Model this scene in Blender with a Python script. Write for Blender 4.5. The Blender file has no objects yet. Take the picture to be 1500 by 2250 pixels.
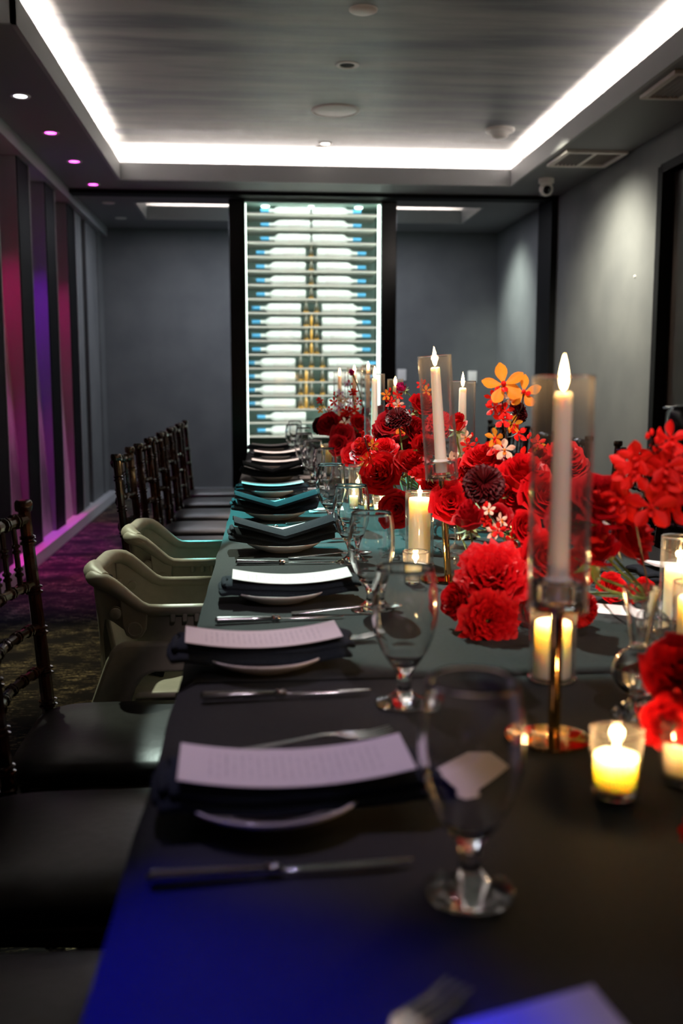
import bpy, math, random
from mathutils import Vector, Matrix
PI = math.pi
random.seed(7)
S = bpy.context.scene
COL = S.collection

# ------------------------------------------------------------------ camera
FPX = 2187.5
CZ = 1.16
PITCH = math.atan(288 / FPX)
YAW = math.atan(190 / math.hypot(FPX, 288))
cam = bpy.data.cameras.new('camera')
cam.lens = 35
cam.sensor_fit = 'VERTICAL'
cam.sensor_height = 36
cam.clip_start = 0.05
cam.dof.use_dof = True
cam.dof.focus_distance = 2.5
cam.dof.aperture_fstop = 3.4
camo = bpy.data.objects.new('camera', cam)
COL.objects.link(camo)
camo.location = (0, 0, CZ)
camo.rotation_euler = (PI / 2 - PITCH, 0, -YAW)
S.camera = camo

# ------------------------------------------------------------------ view, world
S.view_settings.view_transform = 'Standard'
S.view_settings.look = 'None'
S.view_settings.exposure = 0.55
S.view_settings.gamma = 1.0
S.view_settings.use_curve_mapping = False
S.cycles.max_bounces = 14
S.cycles.transparent_max_bounces = 32
S.cycles.transmission_bounces = 14
S.cycles.glossy_bounces = 6
S.cycles.diffuse_bounces = 4
S.cycles.sample_clamp_indirect = 5.0
S.cycles.caustics_refractive = True
S.cycles.use_denoising = True
W = bpy.data.worlds.new('world')
S.world = W
W.use_nodes = True
W.node_tree.nodes['Background'].inputs[0].default_value = (0.02, 0.02, 0.022, 1)
W.node_tree.nodes['Background'].inputs[1].default_value = 0.3


def area(name, loc, rot, sx, sy, power, color, spread=PI):
    l = bpy.data.lights.new(name, 'AREA')
    l.shape = 'RECTANGLE'
    l.size, l.size_y = sx, sy
    l.energy, l.color, l.spread = power, color, spread
    o = bpy.data.objects.new(name, l)
    COL.objects.link(o)
    o.location, o.rotation_euler = loc, rot
    return o


def spot(name, loc, target, power, color, angle, blend=0.4, r=0.02):
    l = bpy.data.lights.new(name, 'SPOT')
    l.energy, l.color = power, color
    l.spot_size, l.spot_blend, l.shadow_soft_size = math.radians(angle), blend, r
    o = bpy.data.objects.new(name, l)
    COL.objects.link(o)
    o.location = loc
    o.rotation_euler = (Vector(target) - Vector(loc)).to_track_quat('-Z', 'Y').to_euler()
    return o


def point(name, loc, power, color, r=0.01):
    l = bpy.data.lights.new(name, 'POINT')
    l.energy, l.color, l.shadow_soft_size = power, color, r
    o = bpy.data.objects.new(name, l)
    COL.objects.link(o)
    o.location = loc
    return o


CEIL = 2.62      # soffit height
UP = 2.87        # raised ceiling height
COVE = (1.0, 0.86, 0.76)
# cove strips (real LED strips lying in the troughs), tilted up and into the room
TI = math.radians(40)
area('cove_light_side', (-1.04, 6.0, 2.732), (PI, -TI, 0), 0.04, 3.1, 46, COVE)
area('cove_light_side', (2.02, 4.0, 2.732), (PI, TI, 0), 0.04, 7.3, 112, COVE)
area('cove_light_end', (0.49, 7.73, 2.732), (PI - TI, 0, 0), 3.0, 0.04, 44, COVE)
area('cove_light_side', (-1.46, 2.3, 2.732), (PI, -TI, 0), 0.04, 4.0, 20, COVE)
area('cove_light_rear', (0.49, 9.55, 2.732), (PI - TI, 0, 0), 2.9, 0.04, 16, COVE)
area('cove_light_rear', (0.49, 8.54, 2.732), (PI + TI, 0, 0), 2.9, 0.04, 12, COVE)
# ceiling downlights over the table (coloured and white event spots), plus two added for the menu cards
spot('spot_light', (-0.1, 3.4, 2.6), (0.32, 2.10, 0.75), 250, (0.80, 1.0, 0.88), 27, 0.10, 0.012)
spot('spot_light', (0.1, 0.5, 2.6), (0.66, 1.85, 0.95), 210, (1.0, 0.80, 0.74), 24, 0.7, 0.02)
spot('spot_light', (0.1, 1.2, 2.6), (0.48, 3.1, 0.95), 200, (1.0, 0.84, 0.80), 20, 0.7, 0.02)
spot('spot_light', (0.45, -0.5, 2.6), (0.28, 1.60, 0.77), 55, (1.0, 0.80, 0.88), 19, 0.7, 0.02)
spot('spot_light', (0.53, 5.6, 2.83), (0.45, 3.5, 0.75), 150, (0.9, 1.0, 0.95), 14, 0.3)
spot('spot_light', (0.53, 6.4, 2.83), (0.3, 4.9, 0.75), 330, (1.0, 0.80, 0.70), 24, 0.4)
spot('spot_light', (-0.7, 4.9, 2.6), (0.16, 3.02, 0.75), 850, (0.14, 0.85, 0.85), 18, 0.3)
spot('spot_light', (-1.1, 3.6, 2.6), (-0.28, 2.55, 0.7), 150, (0.92, 1.0, 0.74), 24, 0.6)
spot('spot_light', (-0.9, 1.3, 2.6), (-0.14, 0.52, 0.75), 330, (0.0, 0.0, 1.0), 18, 0.9, 0.03)
spot('spot_light', (-0.5, 2.2, 2.6), (0.03, 1.25, 0.77), 40, (0.95, 0.72, 0.92), 13, 0.5, 0.02)
spot('spot_light', (-0.3, 1.6, 2.6), (0.05, 0.92, 0.77), 34, (0.78, 0.60, 1.0), 11, 0.6, 0.02)  # narrow cone added to light the near menu card only
spot('spot_light', (0.4, 1.6, 2.6), (0.24, 0.56, 0.79), 10, (1.0, 0.75, 0.85), 6, 0.6, 0.02)  # added lamp, lifts just the menu at the table head
# soffit wall washers
spot('wall_spot_light', (1.7, 6.3, 2.6), (2.42, 6.7, 1.2), 190, (1.0, 0.95, 0.76), 105, 1.0, 0.15)
spot('wall_spot_light', (1.75, 9.1, 2.6), (2.42, 9.2, 1.4), 100, (0.80, 0.90, 0.80), 90, 1.0, 0.12)
area('rear_fill', (0.4, 8.9, 2.60), (0, 0, 0), 2.6, 0.5, 26, (0.82, 0.86, 1.0))  # fill added over the rear zone to brighten the back wall, no fixture there
# coloured washers in the slatted wall
for (yy, c, pw) in ((5.35, (0.02, 0.08, 1.0), 4), (6.25, (1.0, 0.0, 0.22), 9), (7.07, (0.35, 0.0, 1.0), 10.0), (7.9, (0.9, 0.0, 0.25), 9)):
    spot('wall_wash_light', (-1.47, yy - 0.1, 2.515), (-1.52, yy + 0.10, 0.9), pw * 5, c, 50, 0.9, 0.02)
for yy in (6.2, 7.0, 7.77):
    spot('ledge_light', (-1.18, yy, 2.58), (-1.40, yy + 0.10, 0.1), 90, (1.0, 0.0, 0.80), 22, 0.6, 0.02)
spot('floor_light', (-1.18, 6.1, 2.58), (-0.95, 5.9, 0.0), 80, (1.0, 0.0, 0.50), 44, 0.9, 0.03)
spot('floor_light', (-1.18, 4.3, 2.58), (-0.85, 4.1, 0.0), 70, (1.0, 0.85, 0.45), 34, 0.8, 0.03)
# unseen fill added behind the camera: soft bounce off the ceiling only
area('unseen_fill', (1.9, -1.0, 1.9), (PI, 0, 0), 0.4, 0.4, 1, (0.95, 0.9, 0.95))

# ------------------------------------------------------------------ geometry helpers


def ray(px, py):
    x = (px - 750) / FPX
    y = (1125 - py) / FPX
    f = math.cos(PITCH) + y * math.sin(PITCH)
    u = -math.sin(PITCH) + y * math.cos(PITCH)
    return Vector((x * math.cos(YAW) + f * math.sin(YAW), -x * math.sin(YAW) + f * math.cos(YAW), u))


def on_z(px, py, z=0.752):
    r = ray(px, py)
    return r * ((z - CZ) / r.z) + Vector((0, 0, CZ))


def on_y(px, py, Y):
    r = ray(px, py)
    return r * (Y / r.y) + Vector((0, 0, CZ))


class MB:
    def __init__(s):
        s.v = []
        s.f = []

    def add(s, vs, fs):
        o = len(s.v)
        s.v += [tuple(p) for p in vs]
        s.f += [tuple(i + o for i in f) for f in fs]
        return s

    def box(s, x0, x1, y0, y1, z0, z1):
        return s.add([(x0, y0, z0), (x1, y0, z0), (x1, y1, z0), (x0, y1, z0), (x0, y0, z1), (x1, y0, z1), (x1, y1, z1), (x0, y1, z1)],
                     [(0, 3, 2, 1), (4, 5, 6, 7), (0, 1, 5, 4), (1, 2, 6, 5), (2, 3, 7, 6), (3, 0, 4, 7)])

    def lathe(s, prof, n=32, M=None):
        vs, fs = [], []
        rows = []
        for r, z in prof:
            if r < 1e-6:
                rows.append([len(vs)])
                vs.append(Vector((0, 0, z)))
            else:
                st = len(vs)
                rows.append(list(range(st, st + n)))
                for k in range(n):
                    a = 2 * PI * k / n
                    vs.append(Vector((r * math.cos(a), r * math.sin(a), z)))
        for A, B in zip(rows[:-1], rows[1:]):
            if len(A) == 1 and len(B) == 1:
                continue
            for k in range(n):
                k2 = (k + 1) % n
                if len(A) == 1:
                    fs.append((A[0], B[k2], B[k]))
                elif len(B) == 1:
                    fs.append((A[k], A[k2], B[0]))
                else:
                    fs.append((A[k], A[k2], B[k2], B[k]))
        if M is not None:
            vs = [M @ v for v in vs]
        return s.add(vs, fs)

    def tube(s, pts, rad, n=10, cap=True):
        pts = [Vector(p) for p in pts]
        if not isinstance(rad, (list, tuple)):
            rad = [rad] * len(pts)
        vs, fs = [], []
        up = None
        for i, p in enumerate(pts):
            t = (pts[min(i + 1, len(pts) - 1)] - pts[max(i - 1, 0)]).normalized()
            if up is None:
                up = Vector((0, 0, 1)) if abs(t.z) < 0.9 else Vector((0, 1, 0))
            a = t.cross(up).normalized()
            b = a.cross(t).normalized()
            up = b
            for k in range(n):
                q = 2 * PI * k / n
                vs.append(p + (a * math.cos(q) + b * math.sin(q)) * rad[i])
        m = len(pts)
        for i in range(m - 1):
            for k in range(n):
                k2 = (k + 1) % n
                fs.append((i * n + k, i * n + k2, (i + 1) * n + k2, (i + 1) * n + k))
        if cap:
            fs.append(tuple(range(n))[::-1])
            fs.append(tuple((m - 1) * n + k for k in range(n)))
        return s.add(vs, fs)

    def bamboo(s, p0, p1, r, rings=(0.0, 1.0), n=10, bow=None, r1=None, rh=1.35):
        """a straight or bowed rod with turned double rings at the given fractions"""
        p0, p1 = Vector(p0), Vector(p1)
        L = (p1 - p0).length
        st = {0.0, 1.0}
        for i in range(1, 8):
            st.add(i / 8)
        ts = [(t, 1.0) for t in st]
        e = 0.0035 / L
        for g in rings:
            for d in (-1.6, 1.6):
                c = g + d * e
                ts += [(c - 1.2 * e, 1.0), (c - .5 * e, rh), (c + .5 * e, rh), (c + 1.2 * e, 1.0)]
        ts = sorted(set((min(max(t, 0), 1), k) for t, k in ts))
        pts, rad = [], []
        for t, k in ts:
            p = p0.lerp(p1, t)
            if bow is not None:
                p = p + Vector(bow) * math.sin(PI * t)
            if pts and (p - pts[-1]).length < 1e-5:
                continue
            pts.append(p)
            rad.append((r + ((r1 or r) - r) * t) * k)
        return s.tube(pts, rad, n)

    def grid(s, fn, nu, nv, closed_u=False):
        vs = [fn(i / nu, j / nv) for j in range(nv + 1) for i in range(nu + (0 if closed_u else 1))]
        w = nu if closed_u else nu + 1
        fs = []
        for j in range(nv):
            for i in range(nu):
                i2 = (i + 1) % w
                fs.append((j * w + i, j * w + i2, (j + 1) * w + i2, (j + 1) * w + i))
        return s.add(vs, fs)

    def slab(s, fn, nu, nv, th):
        """closed sheet: fn(u,v) is the top surface, th thickness downwards"""
        w = nu + 1
        top = [Vector(fn(i / nu, j / nv)) for j in range(nv + 1) for i in range(w)]
        bot = [p - Vector((0, 0, th)) for p in top]
        N = len(top)
        fs = []
        for j in range(nv):
            for i in range(nu):
                a, b, c, d = j * w + i, j * w + i + 1, (j + 1) * w + i + 1, (j + 1) * w + i
                fs.append((a, b, c, d))
                fs.append((a + N, d + N, c + N, b + N))
        rim = [i for i in range(w)] + [j * w + nu for j in range(1, nv + 1)] + [nv * w + i for i in range(nu - 1, -1, -1)] + [j * w for j in range(nv - 1, 0, -1)]
        for k in range(len(rim)):
            a, b = rim[k], rim[(k + 1) % len(rim)]
            fs.append((a, a + N, b + N, b))
        return s.add(top + bot, fs)

    def prism(s, poly, z0, z1, M=None):
        n = len(poly)
        vs = [Vector((x, y, z0)) for x, y in poly] + [Vector((x, y, z1)) for x, y in poly]
        fs = [tuple(range(n))[::-1], tuple(range(n, 2 * n))] + [(k, (k + 1) % n, n + (k + 1) % n, n + k) for k in range(n)]
        if M is not None:
            vs = [M @ v for v in vs]
        return s.add(vs, fs)

    def mesh(s, name, mat, smooth=True, sharp=35):
        m = bpy.data.meshes.new(name)
        m.from_pydata(s.v, [], s.f)
        m.materials.append(mat)
        if smooth:
            m.shade_smooth()
            if sharp:
                try:
                    m.set_sharp_from_angle(angle=math.radians(sharp))
                except Exception:
                    pass
        m.update()
        return m


def link(name, mesh, parent=None, loc=(0, 0, 0), rot=(0, 0, 0)):
    o = bpy.data.objects.new(name, mesh)
    COL.objects.link(o)
    o.location, o.rotation_euler = loc, rot
    if parent is not None:
        o.parent = parent
    return o


def part(name, mb, mat, parent=None, smooth=True, sharp=35, bevel=0.0, seg=2):
    o = link(name, mb.mesh(name, mat, smooth, sharp), parent)
    if bevel:
        b = o.modifiers.new('b', 'BEVEL')
        b.width, b.segments, b.limit_method = bevel, seg, 'ANGLE'
    return o


def tag(o, label, cat, group=None):
    o['label'], o['category'] = label, cat
    if group:
        o['group'] = group
    return o


def thing(name, label, cat, loc=(0, 0, 0), rot=(0, 0, 0), group=None):
    o = bpy.data.objects.new(name, None)
    o.empty_display_size = 0.05
    COL.objects.link(o)
    o.location, o.rotation_euler = loc, rot
    return tag(o, label, cat, group)


def struct(name, mb, mat, bevel=0.0, smooth=False):
    o = part(name, mb, mat, None, smooth=smooth, bevel=bevel)
    o['kind'] = 'structure'
    return o


def copy_tree(o, parent=None):
    c = o.copy()
    COL.objects.link(c)
    if parent is not None:
        c.parent = parent
    for ch in list(o.children):
        copy_tree(ch, c)
    return c


def place(proto, used, loc, rotz, label, group=None, scale=None, rot=None):
    """use the prototype itself the first time, then copies of it"""
    o = proto if not used.get(proto.name) else copy_tree(proto)
    used[proto.name] = True
    o.location = loc
    o.rotation_euler = rot if rot is not None else (0, 0, rotz)
    if scale:
        o.scale = (scale,) * 3
    o['label'] = label
    if group:
        o['group'] = group
    elif 'group' in o:
        del o['group']
    return o


USED = {}

# ------------------------------------------------------------------ materials


def mat(name, color, rough=0.5, metal=0.0, **kw):
    m = bpy.data.materials.new(name)
    m.use_nodes = True
    b = m.node_tree.nodes['Principled BSDF']
    b.inputs['Base Color'].default_value = (*color, 1)
    b.inputs['Roughness'].default_value = rough
    b.inputs['Metallic'].default_value = metal
    for k, v in kw.items():
        k = k.replace('_', ' ')
        if k in b.inputs:
            b.inputs[k].default_value = v
    return m


def nodes(m):
    return m.node_tree.nodes, m.node_tree.links, m.node_tree.nodes['Principled BSDF']


def noise_color(m, c0, c1, scale=5, stretch=(1, 1, 1), lo=0.35, hi=0.65, bump=0.0, coord='Object', detail=6, rough=None):
    n, l, b = nodes(m)
    tc = n.new('ShaderNodeTexCoord')
    mp = n.new('ShaderNodeMapping')
    mp.inputs['Scale'].default_value = stretch
    nt = n.new('ShaderNodeTexNoise')
    nt.inputs['Scale'].default_value = scale
    nt.inputs['Detail'].default_value = detail
    cr = n.new('ShaderNodeValToRGB')
    cr.color_ramp.elements[0].position, cr.color_ramp.elements[1].position = lo, hi
    cr.color_ramp.elements[0].color, cr.color_ramp.elements[1].color = (*c0, 1), (*c1, 1)
    l.new(tc.outputs[coord], mp.inputs[0])
    l.new(mp.outputs[0], nt.inputs['Vector'])
    l.new(nt.outputs[0], cr.inputs[0])
    l.new(cr.outputs[0], b.inputs['Base Color'])
    if bump:
        bp = n.new('ShaderNodeBump')
        bp.inputs['Strength'].default_value = bump
        bp.inputs['Distance'].default_value = 0.002
        l.new(nt.outputs[0], bp.inputs['Height'])
        l.new(bp.outputs[0], b.inputs['Normal'])
    if rough:
        mr = n.new('ShaderNodeMapRange')
        mr.inputs['To Min'].default_value, mr.inputs['To Max'].default_value = rough
        l.new(nt.outputs[0], mr.inputs[0])
        l.new(mr.outputs[0], b.inputs['Roughness'])
    return m


M = {}
M['wall'] = noise_color(mat('grey_wall', (.2, .2, .2), 0.75), (0.125, 0.13, 0.133), (0.155, 0.16, 0.16), 3, bump=0.05)
M['soffit'] = mat('soffit_paint', (0.24, 0.245, 0.255), 0.6)
M['fascia'] = mat('fascia_paint', (0.38, 0.39, 0.40), 0.55)
M['upper'] = noise_color(mat('brushed_ceiling_paper', (.3, .3, .3), 0.45, 0.35), (0.17, 0.18, 0.20), (0.42, 0.42, 0.41), 1.5, (0.7, 4.2, 1), 0.36, 0.64, 0.15, detail=10, rough=(0.38, 0.6))
M['carpet'] = mat('patterned_carpet', (.02, .02, .02), 1.0, Specular_IOR_Level=0.1)
n_, l_, b_ = nodes(M['carpet'])
tc_ = n_.new('ShaderNodeTexCoord')
facs = []
for sc_, st_, lo_, hi_ in ((16, (1.0, 7.0, 1), .50, .62), (3.2, (1.4, 2.2, 1), .40, .62), (90, (1, 2.2, 1), .42, .60)):
    mp_ = n_.new('ShaderNodeMapping'); mp_.inputs['Scale'].default_value = st_
    nt_ = n_.new('ShaderNodeTexNoise'); nt_.inputs['Scale'].default_value = sc_; nt_.inputs['Detail'].default_value = 4
    mr_ = n_.new('ShaderNodeMapRange'); mr_.inputs['From Min'].default_value = lo_; mr_.inputs['From Max'].default_value = hi_
    l_.new(tc_.outputs['Object'], mp_.inputs[0]); l_.new(mp_.outputs[0], nt_.inputs['Vector']); l_.new(nt_.outputs[0], mr_.inputs[0])
    facs.append(mr_.outputs[0])
cur_ = facs[0]
for f_ in facs[1:]:
    mu_ = n_.new('ShaderNodeMath'); mu_.operation = 'MULTIPLY'
    l_.new(cur_, mu_.inputs[0]); l_.new(f_, mu_.inputs[1]); cur_ = mu_.outputs[0]
mx_ = n_.new('ShaderNodeMix'); mx_.data_type = 'RGBA'
mx_.inputs[6].default_value = (0.016, 0.015, 0.017, 1); mx_.inputs[7].default_value = (0.62, 0.52, 0.33, 1)
l_.new(cur_, mx_.inputs[0]); l_.new(mx_.outputs[2], b_.inputs['Base Color'])
M['black'] = mat('black_lacquer', (0.006, 0.006, 0.007), 0.18)
M['black_matt'] = mat('black_paint', (0.008, 0.008, 0.009), 0.6, Specular_IOR_Level=0.1)
M['door'] = noise_color(mat('dark_door', (.01, .01, .01), 0.4), (0.008, 0.005, 0.004), (0.018, 0.010, 0.008), 4, (1, 8, 1))
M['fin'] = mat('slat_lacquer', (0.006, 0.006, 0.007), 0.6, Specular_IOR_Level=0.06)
M['fin_lit'] = mat('slat_side_lit_tone', (0.22, 0.20, 0.23), 0.5)  # paler copy of the slat black, its lit side put into the colour
M['mural'] = noise_color(mat('mural_panel', (.3, .3, .3), 0.7), (0.10, 0.07, 0.09), (0.42, 0.32, 0.35), 2.5, (1, 1, .6), 0.35, 0.65)
M['ledge'] = mat('ledge_paint', (0.55, 0.55, 0.57), 0.4)
M['cloth'] = noise_color(mat('charcoal_tablecloth', (.05, .05, .05), 0.9, Specular_IOR_Level=0.15), (0.022, 0.025, 0.026), (0.030, 0.034, 0.035), 260, (1, 1, 1), 0.3, 0.7, 0.25, detail=3)
M['napkin'] = noise_color(mat('slate_napkin', (.02, .02, .03), 0.95, Specular_IOR_Level=0.15), (0.012, 0.017, 0.024), (0.022, 0.030, 0.040), 500, (1, 1, 1), 0.3, 0.7, 0.35, detail=2)
M['porcelain'] = mat('white_porcelain', (0.72, 0.70, 0.70), 0.12, Coat_Weight=0.4)
M['steel'] = mat('polished_steel', (0.72, 0.72, 0.74), 0.14, 1.0)
M['gold'] = mat('polished_gold', (0.92, 0.56, 0.22), 0.07, 1.0)
M['chrome'] = mat('mirror_metal', (0.85, 0.78, 0.66), 0.05, 1.0)
M['wax'] = mat('ivory_wax', (0.93, 0.80, 0.58), 0.45, Subsurface_Weight=1.0, Subsurface_Scale=0.06)
bw = M['wax'].node_tree.nodes['Principled BSDF']
bw.inputs['Subsurface Radius'].default_value = (1.0, 0.72, 0.42)
M['taper'] = mat('taper_wax', (0.90, 0.74, 0.66), 0.4, Subsurface_Weight=0.8, Subsurface_Scale=0.03)
M['taper'].node_tree.nodes['Principled BSDF'].inputs['Subsurface Radius'].default_value = (1.0, 0.6, 0.4)
M['wick'] = mat('burnt_wick', (0.02, 0.015, 0.01), 0.9)
M['vinyl'] = noise_color(mat('black_vinyl', (.02, .02, .02), 0.36, Specular_IOR_Level=0.35), (0.011, 0.011, 0.012), (0.017, 0.016, 0.018), 60, (1, 1, 1), .3, .7, 0.2)
M['mahogany'] = noise_color(mat('mahogany_lacquer', (.05, .02, .01), 0.16, Coat_Weight=0.6), (0.012, 0.005, 0.004), (0.055, 0.018, 0.008), 18, (1, 1, .15), .35, .7)
M['beige'] = noise_color(mat('beige_plastic', (.4, .35, .28), 0.48), (0.36, 0.33, 0.26), (0.42, 0.38, 0.30), 40, (1, 1, 1), .3, .7, 0.03)
M['fixture'] = mat('white_fixture', (0.94, 0.90, 0.86), 0.35)
M['vent'] = mat('vent_metal', (0.85, 0.79, 0.75), 0.5)
M['vent_slat'] = mat('vent_slat_shade_tone', (0.30, 0.26, 0.25), 0.5)  # slats darkened to stand for the shade between them
M['stem'] = noise_color(mat('green_stem', (.1, .2, .05), 0.5), (0.05, 0.10, 0.02), (0.16, 0.24, 0.07), 30)
M['stem_dark'] = mat('dark_stem', (0.035, 0.02, 0.015), 0.5)
M['sepal'] = mat('pale_green_sepal', (0.30, 0.42, 0.16), 0.5)
M['bottle'] = mat('frosted_bottle', (0.80, 0.80, 0.80), 0.35)
M['foil'] = mat('blue_foil', (0.10, 0.42, 0.75), 0.3, 0.3)
M['cab_back'] = mat('pale_green_back_panel', (0.20, 0.30, 0.26), 0.5)
M['shelf'] = mat('cream_shelf', (0.75, 0.72, 0.66), 0.3)
M['olive'] = mat('olive_bottle', (0.06, 0.045, 0.02), 0.2)
M['amber'] = mat('amber_bottle', (0.55, 0.28, 0.05), 0.2)


def petal_mat(name, c0, c1, rough=0.5, trans=0.25, scale=25):
    m = noise_color(mat(name, c0, rough, Specular_IOR_Level=0.22), c0, c1, scale, (1, 1, 1), 0.35, 0.7, 0.25)
    n, l, b = nodes(m)
    tr = n.new('ShaderNodeBsdfTranslucent')
    tr.inputs[0].default_value = (*c1, 1)
    mx = n.new('ShaderNodeMixShader')
    mx.inputs[0].default_value = trans
    out = n['Material Output']
    l.new(b.outputs[0], mx.inputs[1])
    l.new(tr.outputs[0], mx.inputs[2])
    l.new(mx.outputs[0], out.inputs[0])
    return m


M['red'] = petal_mat('red_petal', (0.50, 0.002, 0.006), (0.72, 0.006, 0.010))
M['deep_red'] = petal_mat('deep_red_petal', (0.30, 0.002, 0.006), (0.46, 0.003, 0.008))
M['burgundy'] = petal_mat('burgundy_petal', (0.035, 0.001, 0.002), (0.10, 0.001, 0.003), trans=0.05)
M['pink'] = petal_mat('magenta_petal', (0.55, 0.01, 0.12), (0.75, 0.03, 0.22))
M['orange'] = petal_mat('orange_petal', (0.85, 0.16, 0.01), (0.95, 0.36, 0.03), scale=60)
M['red_orange'] = petal_mat('red_orange_petal', (0.70, 0.003, 0.006), (0.85, 0.018, 0.008), scale=40)
M['pale'] = petal_mat('pale_petal', (0.90, 0.45, 0.30), (0.95, 0.72, 0.55))
M['lilac'] = petal_mat('lilac_petal', (0.75, 0.35, 0.60), (0.85, 0.6, 0.8))


def emit(name, color, strength):
    m = bpy.data.materials.new(name)
    m.use_nodes = True
    n = m.node_tree.nodes
    n.clear()
    e = n.new('ShaderNodeEmission')
    e.inputs[0].default_value = (*color, 1)
    e.inputs[1].default_value = strength
    o = n.new('ShaderNodeOutputMaterial')
    m.node_tree.links.new(e.outputs[0], o.inputs[0])
    return m


M['flame'] = emit('candle_flame', (1.0, 0.60, 0.24), 36)
M['lamp_magenta'] = emit('magenta_lamp', (1.0, 0.08, 0.75), 6)
M['lamp_white'] = emit('white_lamp', (0.85, 0.92, 1.0), 7)
M['lamp_warm'] = emit('warm_lamp', (1.0, 0.92, 0.82), 7)
M['shelf_edge'] = emit('painted_edge_glow', (1.0, 0.93, 0.82), 0.6)  # glow put into the shelf fronts, no lamp in them
M['led'] = emit('led_strip', (0.86, 1.0, 0.90), 5)


def real_glass(name, ior=1.45, tint=(1, 1, 1)):
    return mat(name, tint, 0.0, 0.0, Transmission_Weight=1.0, IOR=ior)


M['glass'] = real_glass('goblet_glass')


def thin_glass(name, tint=(0.97, 0.97, 0.97), refl=1.0):
    m = bpy.data.materials.new(name)
    m.use_nodes = True
    n, l = m.node_tree.nodes, m.node_tree.links
    n.clear()
    t = n.new('ShaderNodeBsdfTransparent')
    t.inputs[0].default_value = (*tint, 1)
    g = n.new('ShaderNodeBsdfGlossy')
    g.inputs['Roughness'].default_value = 0.06
    fr = n.new('ShaderNodeLayerWeight')
    fr.inputs[0].default_value = 0.5
    pw = n.new('ShaderNodeMath')
    pw.operation = 'POWER'
    pw.inputs[1].default_value = 4.0
    mu = n.new('ShaderNodeMath')
    mu.operation = 'MULTIPLY_ADD'
    mu.use_clamp = True
    mu.inputs[1].default_value = 0.75 * refl
    mu.inputs[2].default_value = 0.045 * refl
    mx = n.new('ShaderNodeMixShader')
    o = n.new('ShaderNodeOutputMaterial')
    l.new(fr.outputs['Facing'], pw.inputs[0])
    l.new(pw.outputs[0], mu.inputs[0])
    l.new(mu.outputs[0], mx.inputs[0])
    l.new(t.outputs[0], mx.inputs[1])
    df = n.new('ShaderNodeBsdfDiffuse')
    df.inputs[0].default_value = (0.9, 0.9, 0.9, 1)
    m2 = n.new('ShaderNodeMixShader')
    m2.inputs[0].default_value = 0.10
    l.new(g.outputs[0], m2.inputs[1])
    l.new(df.outputs[0], m2.inputs[2])
    l.new(m2.outputs[0], mx.inputs[2])
    l.new(mx.outputs[0], o.inputs[0])
    return m


M['tube_glass'] = thin_glass('thin_clear_glass', (0.985, 0.985, 0.985), 1.9)
M['bowl_glass'] = thin_glass('goblet_bowl_glass', (0.985, 0.985, 0.985), 1.9)
M['door_glass'] = thin_glass('cabinet_door_glass', (0.93, 0.97, 0.95), 0.8)


def print_mat():
    """white paper with faint grey printed lines (print only, no relief)"""
    m = mat('menu_paper', (0.78, 0.74, 0.74), 0.7)
    n, l, b = nodes(m)
    tc = n.new('ShaderNodeTexCoord')
    sp = n.new('ShaderNodeSeparateXYZ')
    l.new(tc.outputs['Object'], sp.inputs[0])
    mm = n.new('ShaderNodeMath'); mm.operation = 'MULTIPLY'; mm.inputs[1].default_value = 130
    fr = n.new('ShaderNodeMath'); fr.operation = 'FRACT'
    gt = n.new('ShaderNodeMath'); gt.operation = 'GREATER_THAN'; gt.inputs[1].default_value = 0.6
    l.new(sp.outputs[0], mm.inputs[0]); l.new(mm.outputs[0], fr.inputs[0]); l.new(fr.outputs[0], gt.inputs[0])
    mp = n.new('ShaderNodeMapping'); mp.inputs['Scale'].default_value = (130, 380, 1)
    l.new(tc.outputs['Object'], mp.inputs[0])
    nt = n.new('ShaderNodeTexNoise'); nt.inputs['Scale'].default_value = 1.0
    l.new(mp.outputs[0], nt.inputs['Vector'])
    g2 = n.new('ShaderNodeMath'); g2.operation = 'GREATER_THAN'; g2.inputs[1].default_value = 0.5
    l.new(nt.outputs[0], g2.inputs[0])
    ab = n.new('ShaderNodeMath'); ab.operation = 'ABSOLUTE'
    l.new(sp.outputs[1], ab.inputs[0])
    ly = n.new('ShaderNodeMath'); ly.operation = 'LESS_THAN'; ly.inputs[1].default_value = 0.030
    l.new(ab.outputs[0], ly.inputs[0])
    ax = n.new('ShaderNodeMath'); ax.operation = 'ABSOLUTE'
    l.new(sp.outputs[0], ax.inputs[0])
    lx = n.new('ShaderNodeMath'); lx.operation = 'LESS_THAN'; lx.inputs[1].default_value = 0.085
    l.new(ax.outputs[0], lx.inputs[0])
    cur = gt.outputs[0]
    for o in (g2.outputs[0], ly.outputs[0], lx.outputs[0]):
        k = n.new('ShaderNodeMath'); k.operation = 'MULTIPLY'
        l.new(cur, k.inputs[0]); l.new(o, k.inputs[1]); cur = k.outputs[0]
    mx = n.new('ShaderNodeMix'); mx.data_type = 'RGBA'
    mx.inputs[6].default_value = (0.78, 0.74, 0.74, 1)
    mx.inputs[7].default_value = (0.60, 0.57, 0.58, 1)
    l.new(cur, mx.inputs[0]); l.new(mx.outputs[2], b.inputs['Base Color'])
    return m


M['menu'] = print_mat()
M['paper'] = mat('white_card', (0.78, 0.74, 0.74), 0.7)

# ------------------------------------------------------------------ room shell
XL, XR, YB, YF = -1.62, 2.42, 10.0, -1.6
struct('floor', MB().box(XL - .1, XR + .1, YF - .1, YB + .1, -0.1, 0), M['carpet'])
struct('ceiling', MB().box(XL - .1, XR + .1, YF - .1, YB + .1, UP, UP + .08), M['upper'])
struct('wall_back', MB().box(XL - .1, XR + .1, YB, YB + .1, 0, UP), M['wall'])
struct('wall_front', MB().box(XL - .1, XR + .1, YF - .1, YF, 0, UP), M['wall'])
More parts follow.
